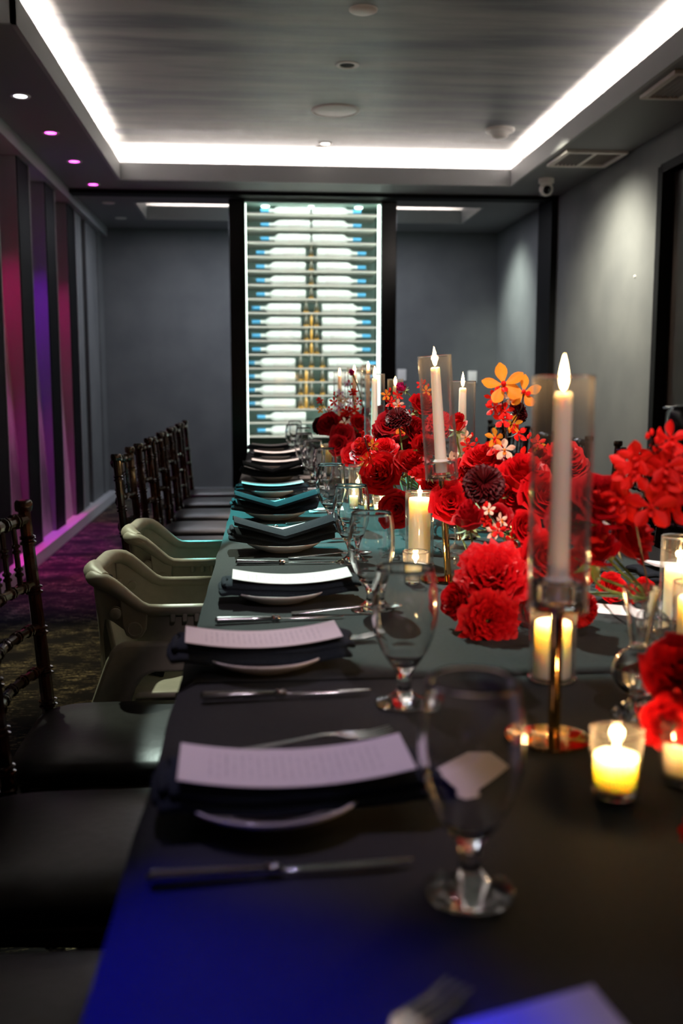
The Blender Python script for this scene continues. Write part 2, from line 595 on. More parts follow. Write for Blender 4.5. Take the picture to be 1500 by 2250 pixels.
# right wall with a door opening
D0, D1, DT = 4.75, 5.93, 2.38
struct('wall_right', MB().box(XR, XR + .1, YF, D0, 0, UP).box(XR, XR + .1, D1, YB, 0, UP).box(XR, XR + .1, D0, D1, DT, UP), M['wall'])
dr = struct('door_1', MB().box(XR + .06, XR + .10, D0, D1, 0, DT), M['door'])
part('door_handle', MB().tube([(XR + .06, D1 - .12, 1.0), (XR + .02, D1 - .12, 1.0), (XR + .02, D1 - .24, 1.0)], .009, 8), M['steel'], dr)
struct('trim_1', MB().box(XR - .012, XR + .1, D1 - .03, D1 + .04, 0, DT + .04).box(XR - .012, XR + .1, D0 - .04, D1, DT, DT + .05), M['black_matt'])
struct('wall_left', MB().box(XL - .1, XL, YF, YB, 0, UP), M['wall'])
# soffits around the two coffers
X0, X1, Y1, Y0, YS = -0.965, 1.94, 7.65, 0.2, 4.42
XW = -1.38
R0, R1 = 8.62, 9.47
sf = MB()
sf.box(XL, X0 - .022, YS + .022, YB, CEIL, CEIL + .02)
sf.box(XL, XW - .022, YF, YS + .022, CEIL, CEIL + .02)
sf.box(X1 + .022, XR, YF, YB, CEIL, CEIL + .02)
sf.box(X0 - .022, X1 + .022, Y1 + .022, R0 - .022, CEIL, CEIL + .02)
sf.box(X0 - .022, X1 + .022, R1 + .022, YB, CEIL, CEIL + .02)
sf.box(XW - .022, X1 + .022, YF, Y0 - .022, CEIL, CEIL + .02)
struct('ceiling_soffit', sf, M['soffit'])
FH = 2.745
fa = MB()
t = .022
fa.box(X0 - t, X0, YS, Y1, CEIL, FH).box(XW, X0, YS, YS + t, CEIL, FH).box(XW - t, XW, Y0, YS, CEIL, FH)
fa.box(X1, X1 + t, Y0, Y1, CEIL, FH).box(X0 - t, X1 + t, Y1, Y1 + t, CEIL, FH).box(XW, X1, Y0 - t, Y0, CEIL, FH)
struct('trim_2', fa, M['fascia'])
fb = MB()
fb.box(X0 - t, X0, R0, R1, CEIL, FH).box(X1, X1 + t, R0, R1, CEIL, FH).box(X0 - t, X1 + t, R1, R1 + t, CEIL, FH).box(X0 - t, X1 + t, R0 - t, R0, CEIL, FH)
struct('trim_3', fb, M['fascia'])
tw = MB()
G = .24
tw.box(X0 - G - .02, X0 - G, YS - G, Y1 + G, CEIL + .02, UP).box(X1 + G, X1 + G + .02, Y0 - G, Y1 + G, CEIL + .02, UP)
tw.box(X0 - G, X1 + G, Y1 + G, Y1 + G + .02, CEIL + .02, UP)
tw.box(X0 - G, X1 + G, R1 + G, R1 + G + .02, CEIL + .02, UP)
struct('trim_4', tw, M['fascia'])
# folding partition track across the ceiling; the black box on the right wall paints in niche shade
struct('trim_5', MB().box(XL, XR, 8.02, 8.16, CEIL - .03, CEIL).box(XR - .05, XR, 8.0, 8.38, 0, CEIL), M['black_matt'])
# left feature wall: head beam, ledge, fins
struct('trim_6', MB().box(XL, -1.40, YF, YB, CEIL - .085, CEIL), M['fascia'])
struct('trim_7', MB().box(XL, -1.375, YF, YB, 0, .08), M['ledge'])
fy = [8.16 - .83 * k for k in range(0, 8)]
for k, y in enumerate(fy):
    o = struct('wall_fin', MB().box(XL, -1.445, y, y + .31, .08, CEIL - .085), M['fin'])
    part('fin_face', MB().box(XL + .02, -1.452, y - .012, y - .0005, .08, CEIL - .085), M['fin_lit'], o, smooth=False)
    part('edge_strip', MB().box(-1.452, -1.440, y + .31, y + .325, .08, CEIL - .085), M['fascia'], o, smooth=False)
for k, y in enumerate(fy):
    if k < 7:
        y0, y1 = y - .52, y - .012
        o = struct('wall_panel', MB().add([(-1.60, y0, CEIL - .085), (-1.60, y1, CEIL - .085), (-1.475, y1, .08), (-1.475, y0, .08), (-1.615, y0, CEIL - .085), (-1.615, y1, CEIL - .085), (-1.615, y1, .08), (-1.615, y0, .08)],
                                      [(0, 1, 2, 3), (4, 7, 6, 5), (0, 3, 7, 4), (1, 5, 6, 2), (0, 4, 5, 1), (3, 2, 6, 7)]), M['mural'])
struct('wall_panel', MB().box(XL, -1.45, 8.47, 8.80, .08, CEIL - .085), M['wall'])
struct('wall_panel', MB().box(XL, -1.45, 9.02, 9.62, .08, CEIL - .085), M['wall'])
struct('wall_panel', MB().box(XL, -1.45, 9.72, YB, .08, CEIL - .085), M['wall'])
struct('wall_recess', MB().box(XL, -1.58, 8.80, 9.02, .08, CEIL - .085).box(XL, -1.58, 9.62, 9.72, .08, CEIL - .085), M['black_matt'])
struct('baseboard_back', MB().box(-1.37, XR, YB - .015, YB, 0, .10), M['fascia'])
struct('baseboard_right', MB().box(XR - .015, XR, D1 + .05, 8.0, 0, .10).box(XR - .015, XR, 8.38, YB - .02, 0, .10), M['fascia'])


def wall_plate(px, py, label):
    p = on_y(px, py, YB)
    t_ = thing('wall_switch', label, 'switch', (p.x, YB, p.z))
    part('cover_plate', MB().box(-.045, .045, -.010, 0, -.058, .058), M['fixture'], t_, bevel=.003)
    part('rocker', MB().box(-.017, .017, -.014, -.010, -.032, .032), M['fixture'], t_, bevel=.002)


wall_plate(1037, 828, 'pale switch plate on the back wall above the second tall candle glass')
wall_plate(882, 824, 'pale switch plate on the back wall just beside the black cabinet frame')
p = Vector((XR, 6.3, 1.82))
tag(part('wall_screw', MB().lathe([(0, 0), (.008, 0), (.008, .004), (.005, .008), (0, .009)], 12, Matrix.Translation(p) @ Matrix.Rotation(-PI / 2, 4, 'Y')), M['fixture']), 'tiny pale screw head alone on the right grey wall', 'screw')

# ------------------------------------------------------------------ ceiling fixtures
DOWN = Matrix.Rotation(PI, 4, 'X')


def downlight(x, y, z, r, label, lamp=None, group=None):
    t_ = thing('downlight', label, 'downlight', (x, y, z), group=group)
    part('trim_ring', MB().lathe([(r * .62, 0), (r * .66, -.004), (r * .95, -.006), (r, -.002), (r, 0)], 32), M['fixture'], t_)
    part('lamp', MB().lathe([(0, -.002), (r * .62, -.002), (r * .62, 0)], 24), lamp or M['black_matt'], t_)


OR = ['nearest', 'second', 'third', 'fourth', 'fifth', 'sixth']
for i, (y, lm, nm) in enumerate([(5.50, 'lamp_white', 'cool white lit downlight, first of the row over the slatted wall'),
                                 (6.27, 'lamp_magenta', 'magenta lit downlight next after the cool white one in the soffit'),
                                 (7.05, 'lamp_magenta', 'magenta lit downlight in the middle of three magenta ones'),
                                 (7.84, 'lamp_magenta', 'magenta lit downlight closest to the back wall of the three magenta ones'),
                                 (8.62, 'fixture', 'unlit downlight just beyond the partition track in the soffit'),
                                 (9.40, 'fixture', 'unlit downlight of the soffit row closest to the back wall')]):
    downlight(-1.19, y, CEIL, .052, nm, M[lm])
downlight(.528, 7.5, UP, .05, 'lit white downlight in the raised ceiling near its far end', M['lamp_warm'])
downlight(.520, 5.68, UP, .065, 'white ceiling fixture with a round black opening at its centre')
sp_ = thing('ceiling_speaker', 'large round off-white speaker grille flush in the raised ceiling', 'speaker', (.53, 6.6, UP))
part('grille', MB().lathe([(0, -.008), (.13, -.008), (.14, -.003), (.14, 0)], 40), M['fixture'], sp_)
part('rim', MB().lathe([(.140, 0), (.140, -.009), (.150, -.009), (.155, 0)], 40), M['vent'], sp_)
tag(part('ceiling_disc', MB().lathe([(0, -.014), (.05, -.013), (.066, -.006), (.068, 0)], 32), M['fixture']), 'white domed cover disc nearest the camera on the raised ceiling', 'cover').location = (.52, 4.86, UP)
tag(part('sprinkler_cover', MB().lathe([(0, -.006), (.035, -.006), (.04, 0)], 24), M['fixture']), 'small flat sprinkler cover at the far end of the raised ceiling', 'sprinkler').location = (.525, 7.42 + .1 * 0 + .12, UP)
bpy.data.objects['sprinkler_cover'].location = (.50, 7.62, UP)
sm = thing('smoke_detector', 'white smoke detector on the raised ceiling near the right cove', 'smoke detector', (1.69, 6.98, UP))
part('base', MB().lathe([(.10, 0), (.10, -.012), (.092, -.022), (0, -.022)], 36), M['fixture'], sm)
part('chamber', MB().lathe([(.075, -.022), (.05, -.05), (.03, -.062), (0, -.064)], 32), M['fixture'], sm)
part('sensor_vents', MB().lathe([(.052, -.043), (.058, -.046), (.045, -.058), (.03, -.06)], 12), M['vent'], sm)


def vent(x0, x1, y0, y1, label):
    cx, cy = (x0 + x1) / 2, (y0 + y1) / 2
    hx, hy = (x1 - x0) / 2, (y1 - y0) / 2
    t_ = thing('ceiling_vent', label, 'air vent', (cx, cy, CEIL))
    f = MB()
    w = .035
    for a, b, c, d in ((-hx, hx, -hy, -hy + w), (-hx, hx, hy - w, hy), (-hx, -hx + w, -hy + w, hy - w), (hx - w, hx, -hy + w, hy - w)):
        f.box(a, b, c, d, -.022, 0)
    part('frame', f, M['vent'], t_, bevel=.004)
    part('backing', MB().box(-hx + w, hx - w, -hy + w, hy - w, -.002, 0), M['black_matt'], t_, smooth=False)
    part('divider', MB().box(-.012, .012, -hy + w, hy - w, -.020, -.003), M['vent'], t_)
    # four-way louvres: slats of the left half run along y, those of the right half along x
    k = 0
    x = -hx + w + .012
    while x < -.02:
        part('slat', MB().add([(x, -hy + w, -.004), (x, hy - w, -.004), (x + .006, hy - w, -.018), (x + .006, -hy + w, -.018), (x + .003, -hy + w, -.004), (x + .003, hy - w, -.004), (x + .009, hy - w, -.018), (x + .009, -hy + w, -.018)],
                              [(0, 1, 2, 3), (4, 7, 6, 5), (0, 3, 7, 4), (1, 5, 6, 2), (0, 4, 5, 1), (3, 2, 6, 7)]), M['vent_slat'], t_, smooth=False)
        x += .027
    y = -hy + w + .01
    while y < hy - w - .01:
        part('slat', MB().add([(.015, y, -.004), (hx - w, y, -.004), (hx - w, y + .003, -.014), (.015, y + .003, -.014), (.015, y + .003, -.004), (hx - w, y + .003, -.004), (hx - w, y + .006, -.014), (.015, y + .006, -.014)],
                              [(0, 1, 2, 3), (4, 7, 6, 5), (0, 3, 7, 4), (1, 5, 6, 2), (0, 4, 5, 1), (3, 2, 6, 7)]), M['vent_slat'], t_, smooth=False)
        y += .040


vent(1.985, 2.395, 6.42, 6.86, 'square louvred air vent in the soffit beside the security camera')
vent(1.99, 2.40, 4.78, 5.22, 'square louvred air vent cut by the right edge of the frame')
cm = thing('security_camera', 'small white dome security camera hanging under the right soffit', 'camera', (2.13, 7.35, CEIL))
part('mount', MB().lathe([(.058, 0), (.058, -.03), (.05, -.036), (0, -.036)], 28), M['fixture'], cm)
part('ball', MB().lathe([(0, -.125)] + [(.052 * math.sin(a), -.073 - .052 * math.cos(a)) for a in [k * PI / 10 for k in range(1, 10)]] + [(0, -.021)], 28), M['fixture'], cm)
part('lens', MB().lathe([(0, .054), (.022, .052), (.030, .044), (.032, .034)], 24, Matrix.Translation((0, 0, -.073)) @ Matrix.Rotation(math.radians(108), 4, 'X') @ Matrix.Rotation(math.radians(-6), 4, 'Y')), M['black'], cm)

# ------------------------------------------------------------------ wine cabinet
CX, CY, CB = .479, 8.18, 8.62
cab = thing('wine_cabinet', 'tall glass-fronted black cabinet with brightly lit bottle shelves, reaching the ceiling', 'cabinet', (CX, CY, 0))
HW, HO = .545, .672
for s in (-1, 1):
    part('side_post', MB().box(min(s * HW, s * HO), max(s * HW, s * HO), 0, CB - CY, 0, CEIL - .03), M['black'], cab, bevel=.004)
part('back_panel', MB().box(-HW, HW, CB - CY - .03, CB - CY, .1, CEIL - .03), M['cab_back'], cab, smooth=False)
part('base_plinth', MB().box(-HW, HW, .01, CB - CY, 0, .1), M['black'], cab, smooth=False)
part('top_rail', MB().box(-HW, HW, 0, CB - CY - .03, CEIL - .055, CEIL - .03), M['cab_back'], cab, smooth=False)
part('light_strip', MB().box(HW - .022, HW - .004, .02, .05, .12, CEIL - .06), M['led'], cab, smooth=False)
part('light_strip', MB().box(-HW + .004, -HW + .009, .02, .035, .12, CEIL - .06), M['led'], cab, smooth=False)
part('glass_door', MB().box(-HW + .001, HW - .001, -.004, .002, .1, CEIL - .055), M['door_glass'], cab, smooth=False)
for x in (-.38, -.01, .38):
    part('cabinet_lamp', MB().lathe([(0, -.010), (.03, -.010), (.034, 0)], 16, Matrix.Translation((x, .16, CEIL - .055))), M['led'], cab)
SZ = [2.487 - .111 * i for i in range(17)]
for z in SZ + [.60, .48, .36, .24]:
    part('glow_painted_edge', MB().box(-HW + .002, HW - .026, .024, .0295, z - .010, z), M['shelf_edge'], cab, smooth=False)
    part('shelf', MB().box(-HW + .002, HW - .026, .03, CB - CY - .03, z - .010, z), M['shelf'], cab, bevel=.002, seg=1)
for z in [2.555] + SZ[:-1]:
    # lamp added under every shelf lip to brighten the bottles evenly
    area('bottle_fill', (CX, CY + .040, z - .013), (math.radians(52), 0, 0), 1.04, .012, 0.85, (0.90, 1.0, 0.95))
bb = MB().lathe([(0, 0), (.036, .001), (.041, .006), (.0415, .02), (.0415, .245), (.039, .262), (.028, .280), (.0175, .292), (.0155, .30), (.0155, .335)], 20)
cp = MB().lathe([(.0155, .335), (.0175, .335), (.0175, .395), (.016, .404), (0, .405)], 16)
lb = MB().lathe([(.0422, .07), (.0425, .0705), (.0425, .18), (.0422, .1805)], 20)
bottle = thing('display_bottle', '', 'bottle')
part('body', bb, M['bottle'], bottle)
part('foil_cap', cp, M['foil'], bottle)
part('paper_label', lb, M['paper'], bottle)
ordw = ['topmost', 'second', 'third', 'fourth', 'fifth', 'sixth', 'seventh', 'eighth', 'ninth', 'tenth', 'eleventh', 'twelfth', 'thirteenth', 'fourteenth', 'fifteenth', 'sixteenth', 'seventeenth']
for i, z in enumerate(SZ):
    g = .006 if i < 3 else .045 if i < 7 else .085 if i < 11 else .135 if i < 15 else .05
    for s, w in ((-1, 'left'), (1, 'right')):
        if i >= 15 and s > 0:
            continue
        place(bottle, USED, (CX - .01 + s * g, CY + .16, z + .0425), 0, 'pale bottle with blue cap to the %s, %s shelf from the top' % (w, ordw[i]), 'bottles lying in the lit cabinet', rot=(0, s * PI / 2, 0))
ub = thing('standing_bottle', '', 'bottle')
part('body', MB().lathe([(0, 0), (.021, .0), (.022, .004), (.017, .05), (.009, .085), (.009, .098), (0, .098)], 16), M['olive'], ub)
part('label_band', MB().lathe([(.0225, .002), (.0230, .003), (.0222, .018), (.0215, .018)], 16), M['amber'], ub)
ab_ = thing('amber_vial', '', 'bottle')
part('body', MB().lathe([(0, 0), (.012, 0), (.014, .004), (.013, .07), (.008, .085), (.008, .095), (0, .095)], 14), M['amber'], ab_)
for i in range(3, 15):
    z = SZ[i] + .0005
    xs = [0] if i < 7 else [-.042, .042] if i < 11 else [-.09, 0, .09]
    for k, x in enumerate(xs):
        wh = '' if len(xs) == 1 else (['left ', 'right '] if len(xs) == 2 else ['left ', 'middle ', 'right '])[k]
        place(ub, USED, (CX - .012 + x, CY + .12, z), 0, 'small dark standing bottle, %son the %s shelf from the top' % (wh, ordw[i]), 'dark bottles standing along the cabinet middle')
    if 8 <= i < 11 or 12 <= i < 15:
        place(ab_, USED, (CX - .012 + (0 if i < 11 else -.045), CY + .12, z), 0, 'thin amber vial on the %s shelf from the top among dark bottles' % ordw[i], 'amber vials in the cabinet middle')

# ------------------------------------------------------------------ table and cloths
SL = .014


def edge(y):
    return -.118 + SL * y


TW, TY0, TY1 = 1.085, .34, 6.35
table = thing('dining_table', 'long dining table hidden under charcoal cloths, running down the room', 'table', (0, 0, 0))
part('tabletop', MB().prism([(edge(TY0) + .006, TY0 + .006), (edge(TY0) + TW - .006, TY0 + .006), (edge(TY1) + TW - .006, TY1 - .006), (edge(TY1) + .006, TY1 - .006)], .715, .744), M['black_matt'], table, smooth=False)
for y in (.75, 2.3, 4.2, 5.95):
    for x in (.25, TW - .25):
        part('leg', MB().tube([(edge(y) + x, y, 0), (edge(y) + x, y, .716)], .02, 10), M['black_matt'], table)


def cloth(name, y0, y1, z, label, drop, seed, near=False, far=False):
    rnd = random.Random(seed)
    ph = [rnd.uniform(0, 6.28) for _ in range(8)]
    nx = 44
    ny = max(12, int((y1 - y0) / .035))

    def f(u, v):
        # across: drop | top | drop
        a = u * (TW + 2 * drop) - drop
        y = y0 + (y1 - y0) * v
        zz = z
        xx = a
        if a < 0 or a > TW:
            d = -a if a < 0 else a - TW
            s = -1 if a < 0 else 1
            fold = (.004 + .012 * d / drop) * (math.sin(y * 21 + ph[0]) * .5 + math.sin(y * 13.3 + ph[1]) * .5)
            xx = (0 if s < 0 else TW) + s * (.004 + min(d, .02) * .35 + max(0, fold) * .6 + .008 * d / drop)
            zz = z - max(0, d - .003)
        else:
            ed = min(a, TW - a)
            zz = z - .0025 * math.exp(-ed / .006) + .0006 * math.sin(y * 9 + a * 3 + ph[2]) * math.sin(a * 7 + ph[3]) + .0005 * math.exp(-((y - y0 - .25 * (y1 - y0)) / .02) ** 2)
        return Vector((edge(y) + xx, y, zz))
    m = MB().grid(f, nx, ny)
    if near:
        def fe(u, v):
            a = u * TW
            return Vector((edge(y0) + a, y0 - .003 - .012 * v * max(0, math.sin(a * 24)), z - v * drop - .0015 * (1 - v)))
        m.grid(fe, 30, 6)
    if far:
        def fe2(u, v):
            a = u * TW
            return Vector((edge(y1) + a, y1 + .003 + .012 * v * max(0, math.sin(a * 24)), z - v * drop - .0015 * (1 - v)))
        m.grid(fe2, 30, 6)
    o = part(name, m, M['cloth'])
    sd = o.modifiers.new('t', 'SOLIDIFY')
    sd.thickness = .0012
    sd.offset = -1
    return tag(o, label, 'tablecloth')


cloth('tablecloth', TY0 - .004, 1.37, .7495, 'charcoal tablecloth over the near end of the table, under the blue light', .14, 3, near=True)
cloth('tablecloth', 1.33, TY1 + .004, .7515, 'charcoal tablecloth over the long far stretch of the table', .14, 4, far=True)
TZ = .7520

# ------------------------------------------------------------------ place settings
plate_m = MB().lathe([(0, .002), (.030, .002), (.045, .0), (.049, .0), (.051, .002), (.076, .0105), (.0885, .0185), (.0915, .0215), (.0910, .0232), (.0890, .0232), (.076, .0150), (.055, .0075), (.045, .0055), (0, .0050)], 56)
plate_mesh = plate_m.mesh('plate', M['porcelain'], True, 0)


def napkin_shape(kind, seed):
    """two folded layers lying across the plate; long axis local x"""
    r = random.Random(seed)
    a = r.uniform(-.006, .006)
    L, Wd = .262, .108

    def sag(x):
        if kind == 'v':
            return .027 + .024 * abs(x / .12) ** 1.1
        return .0262 + .0095 * abs(x / .12) ** 2 - max(0, abs(x) - .112) * .35

    def layer(off, yo, dz, l0, l1, w, th):
        def f(u, v):
            x = l0 + (l1 - l0) * u
            q = (v - .5) * w
            ed = min(v, 1 - v)
            zz = sag(x) + dz - .003 * math.exp(-ed * w / .006) + .0012 * math.sin(x * 40 + seed) - (.010 * (q / .06) ** 2 if kind == 'v' else .0015 * (q / .06) ** 2)
            x2 = x + .004 * math.sin(v * 9 + seed)
            return (x2, q + yo + off, zz)
        return f
    m = MB()
    m.slab(layer(0, 0, 0, -L / 2, L / 2 - .006, Wd, 0), 30, 10, .0085)
    m.slab(layer(0, .004 + a, .0095, -L / 2 + .010, L / 2, Wd - .014, 0), 30, 10, .0080)
    # rolled end folds
    for zz in (.0, .0095):
        m.tube([(-L / 2 + .004 + zz * .6, -Wd / 2 + .01, sag(-.125) + zz - .005), (-L / 2 + zz * .6, 0, sag(-.125) + zz - .004), (-L / 2 + .003 + zz * .6, Wd / 2 - .01, sag(-.125) + zz - .005)], .0058, 10)
    return m, sag


def menu_shape(sag, lift, x0=-.108, x1=.112, curl=0.0):
    def f(u, v):
        x = x0 + (x1 - x0) * u
        y = (v - .5) * .094
        return (x, y, sag(x) + lift + curl * u * u + .004 * (abs(x) / .11) ** 2)
    return MB().slab(f, 20, 4, .0006)


def knife_mb():
    m = MB()
    m.tube([(-.112, 0, .006), (-.108, 0, .006), (-.10, 0, .006), (-.05, 0, .0052), (-.016, 0, .0045), (-.013, 0, .005), (-.010, 0, .0045), (-.006, 0, .005), (-.001, 0, .004)],
           [.0035, .0062, .0058, .0050, .0040, .0058, .0042, .0056, .0036], 12)
    return m


def blade_mb():
    return MB().prism([(-.002, -.003), (.02, -.0045), (.06, -.0065), (.09, -.0065), (.108, -.003), (.112, .001), (.09, .0030), (.02, .0032), (-.002, .0025)], .003, .0048)


def tine(pts, w, th=.0011):
    m = MB()
    for i in range(len(pts) - 1):
        pass
    n = len(pts)
    vs = []
    for (x, y, z), ww in zip(pts, w):
        vs += [(x, y - ww, z - th), (x, y + ww, z - th), (x, y + ww, z + th), (x, y - ww, z + th)]
    fs = [(0, 1, 2, 3)[::-1], tuple(4 * (n - 1) + k for k in range(4))]
    for i in range(n - 1):
        for k in range(4):
            k2 = (k + 1) % 4
            fs.append((4 * i + k, 4 * i + k2, 4 * i + 4 + k2, 4 * i + 4 + k))
    return m.add(vs, fs)


hand = lambda: tine([(-.10, 0, .003), (-.095, 0, .003), (-.07, 0, .0045), (-.02, 0, .009), (.02, 0, .012), (.035, 0, .011)], [.006, .009, .008, .0045, .003, .0035])
fork = thing('fork', '', 'fork')
part('handle', hand(), M['steel'], fork, bevel=.0008)
part('neck', tine([(.034, 0, .011), (.046, 0, .0085), (.060, 0, .0065)], [.0035, .0115, .0125]), M['steel'], fork, bevel=.0006)
for k in range(4):
    y = (k - 1.5) * .0067
    part('tine', tine([(.059, y, .0066), (.08, y, .0058), (.103, y, .0095)], [.0023, .0021, .0010]), M['steel'], fork)
knife = thing('knife', '', 'knife')
part('handle', knife_mb(), M['steel'], knife)
part('blade', blade_mb(), M['steel'], knife, bevel=.0008)
spoon = thing('spoon', '', 'spoon')
part('handle', hand(), M['steel'], spoon, bevel=.0008)


def bowl_fn(u, v):
    a = 2 * PI * u
    rr = v
    w = .0185 * (1 + .18 * math.cos(a))
    return (.065 + rr * .031 * math.cos(a), rr * w * math.sin(a), .0035 + .0065 * rr * rr)


bs = MB().grid(bowl_fn, 24, 6, True)
so = part('bowl', bs, M['steel'], spoon)
so.modifiers.new('t', 'SOLIDIFY').thickness = .0012


def catmull(P, n=4):
    out = []
    for i in range(len(P) - 1):
        p0, p1, p2, p3 = P[max(i - 1, 0)], P[i], P[i + 1], P[min(i + 2, len(P) - 1)]
        for k in range(n):
            t_ = k / n
            out.append(tuple(.5 * (2 * b + (c - a) * t_ + (2 * a - 5 * b + 4 * c - d) * t_ ** 2 + (3 * b - a - 3 * c + d) * t_ ** 3) for a, b, c, d in zip(p0, p1, p2, p3)))
    out.append(P[-1])
    return [(max(r, 0), z) for r, z in out]


BOWL = [(.0105, .0400), (.0190, .0540), (.0285, .0690), (.0365, .0880), (.0408, .1080), (.0418, .1280), (.0400, .1520), (.0358, .1760)]
bo = catmull(BOWL, 4)
goblet_prof = [(0, 0), (.034, 0), (.0368, .0012), (.0362, .0030)] + catmull([(.0362, .0030), (.026, .0065), (.0145, .0125), (.0090, .0200), (.0078, .0290)], 4)[1:] + bo + [(.0352, .1775), (.0343, .1770)]
goblet_prof += [(max(r - .0018, 0), z + .0008) for r, z in bo[::-1] if z > .066 and z < .1755] + catmull([(.0255, .066), (.0165, .0570), (.0075, .0520), (0, .0505)], 3)
goblet_mesh = MB().lathe(goblet_prof, 56).mesh('goblet', M['glass'], True, 0)


def goblet(x, y, label, group=None, s=1.0):
    o = tag(link('water_goblet', goblet_mesh, None, (x, y, TZ)), label, 'glass', group)
    return o


def orient(proto, a, b, label, grp=None, z=TZ):
    a, b = Vector(a), Vector(b)
    c = (a + b) / 2
    ang = math.atan2(b.y - a.y, b.x - a.x)
    return place(proto, USED, (c.x, c.y, z), ang, label, grp)


def place_card(x, y, ang, label, tent=True):
    m = MB()
    m.slab(lambda u, v: ((u - .5) * .098, (v - .5) * .070, .010 - abs(v - .5) * .018), 2, 6, .0006)
    o = part('place_card', m, M['paper'], smooth=False)
    o.location = (x, y, TZ)
    o.rotation_euler = (0, 0, ang)
    return tag(o, label, 'card')


def setting(x, y, rot, kind, tagline, menu_tuck=False, seed=0, dx=0.0):
    pl = link('plate', plate_mesh, None, (x, y, TZ))
    tag(pl, 'small white plate ' + tagline, 'plate', 'plates along the table')
    m, sag = napkin_shape(kind, seed)
    np_ = part('napkin', m, M['napkin'])
    np_.location = (x + dx, y, TZ - .0005)
    np_.rotation_euler = (0, 0, rot)
    sub = np_.modifiers.new('s', 'SUBSURF')
    sub.levels = sub.render_levels = 1
    tag(np_, 'folded slate napkin ' + tagline, 'napkin', 'napkins along the table')
    if kind == 'v':
        mm = menu_shape(lambda q: sag(q), .0165, -.10, .06)
        mo = part('menu_card', mm, M['menu'], smooth=True)
        mo.location = (x + dx, y + .030, TZ)
        mo.rotation_euler = (0, 0, rot)
        top = MB().slab(lambda u, v: ((u - .5) * .24, (v - .5) * .098 - .012, sag((u - .5) * .24) + .0245 + .012 * abs(u - .5) * 2 - .012 * ((v - .5) * 1.6) ** 2), 20, 8, .0075)
        fl = part('top_fold', top, M['napkin'], np_)
    else:
        mo = part('menu_card', menu_shape(sag, .0125 + .0005), M['menu'])
        mo.location = (x + dx, y, TZ)
        mo.rotation_euler = (0, 0, rot + random.Random(seed).uniform(-.04, .04))
    tag(mo, 'white menu card ' + tagline, 'menu card', 'menu cards along the table')


ys = [.92, 1.405, 1.842, 2.395, 2.96, 3.565, 4.085, 4.61, 5.19, 5.78]
kinds = ['f', 'f', 'f', 'v', 'v', 'f', 'v', 'f', 'f', 'f']
tl = ['of the left-side setting nearest the camera', 'of the second left-side setting from the camera', 'before the nearer high chair',
      'before the farther high chair', 'of the fifth left-side setting, where teal light begins', 'of the sixth left-side setting, in bright teal light',
      'of the seventh left-side setting, beyond the bright teal one', 'of the eighth left-side setting from the camera', 'of the ninth left-side setting, next to last', 'of the last left-side setting, by the cabinet']
xs_ = [.012, .010, .042, .064, .056, .056, .066, .090, .100, .085]
for i, y in enumerate(ys):
    setting(xs_[i], y, [.06, .02, .03, .06, .05, 0, .03, 0, .04, .02][i], kinds[i], tl[i], seed=i + 1, dx=[.02, -.005, .02, .0, 0, 0, 0, 0, 0, 0][i])
k_ = [((315, 1945), (915, 1897)), ((438, 1540), (818, 1521)), ((467, 1371), (762, 1357)), ((512, 1241), (742, 1238)), ((515, 1164), (705, 1158)), ((535, 1101), (696, 1101)), ((540, 1069), (690, 1067))]
for i, (a, b) in enumerate(k_):
    pa, pb = on_z(*a), on_z(*b)
    orient(knife, pa, pb, 'steel knife beside the plate ' + tl[i], 'knives along the table')
for i in range(7, 10):
    place(knife, USED, (xs_[i] + .01, ys[i] - .12, TZ), 0, 'steel knife beside the plate ' + tl[i], 'knives along the table')
for i in (2, 3, 4, 5):
    place(spoon, USED, (.135 + .012 * i, ys[i] - .125, TZ), .02, 'steel spoon beside the knife ' + tl[i], 'spoons along the table')
fa_, fb_ = on_z(468, 1668), on_z(868, 1618)
orient(fork, fa_, fb_, 'steel fork behind the plate ' + tl[0], 'forks along the table')
for i in range(1, 10):
    place(fork, USED, (xs_[i] + .075, ys[i] + .105, TZ), .22 if i < 5 else .1, 'steel fork behind the plate ' + tl[i], 'forks along the table')

gl = [(1030, 1960), (887, 1545), (815, 1340), (771, 1236), (726, 1156)]
gn = ['large empty water goblet nearest the camera', 'second water goblet from the camera, in front of the roses', 'third water goblet from the camera', 'fourth water goblet, in front of a votive candle', 'fifth water goblet, standing on the teal lit cloth']
for p, n in zip(gl, gn):
    q = on_z(*p)
    goblet(q.x, q.y, n)
for (x, y, n) in [(.238, 3.45, 'sixth water goblet down the left side, just behind the sharp one'), (.225, 3.95, 'seventh water goblet down the left side, beyond the teal cloth'), (.215, 4.45, 'eighth water goblet down the left side'),
                  (.24, 5.0, 'ninth water goblet down the left side, in the warm far light'), (.20, 5.35, 'tenth water goblet down the left side, close to the ninth'), (.23, 5.85, 'last water goblet on the left side, before the lit cabinet')]:
    goblet(x, y, n)
# small cards
q = on_z(1010, 1700)
place_card(q.x + .006, q.y - .004, .72, 'white folded name card seen through the nearest goblet')
q = on_z(1362, 1342)
place_card(q.x, q.y, -.5, 'white folded name card on the cloth behind the footed vase')
for i, (x, y) in enumerate([(.21, 3.12), (.22, 3.72), (.23, 4.2)]):
    place_card(x, y, .1, 'small pale name card beside the %s goblet' % ['fifth', 'sixth', 'seventh'][i])
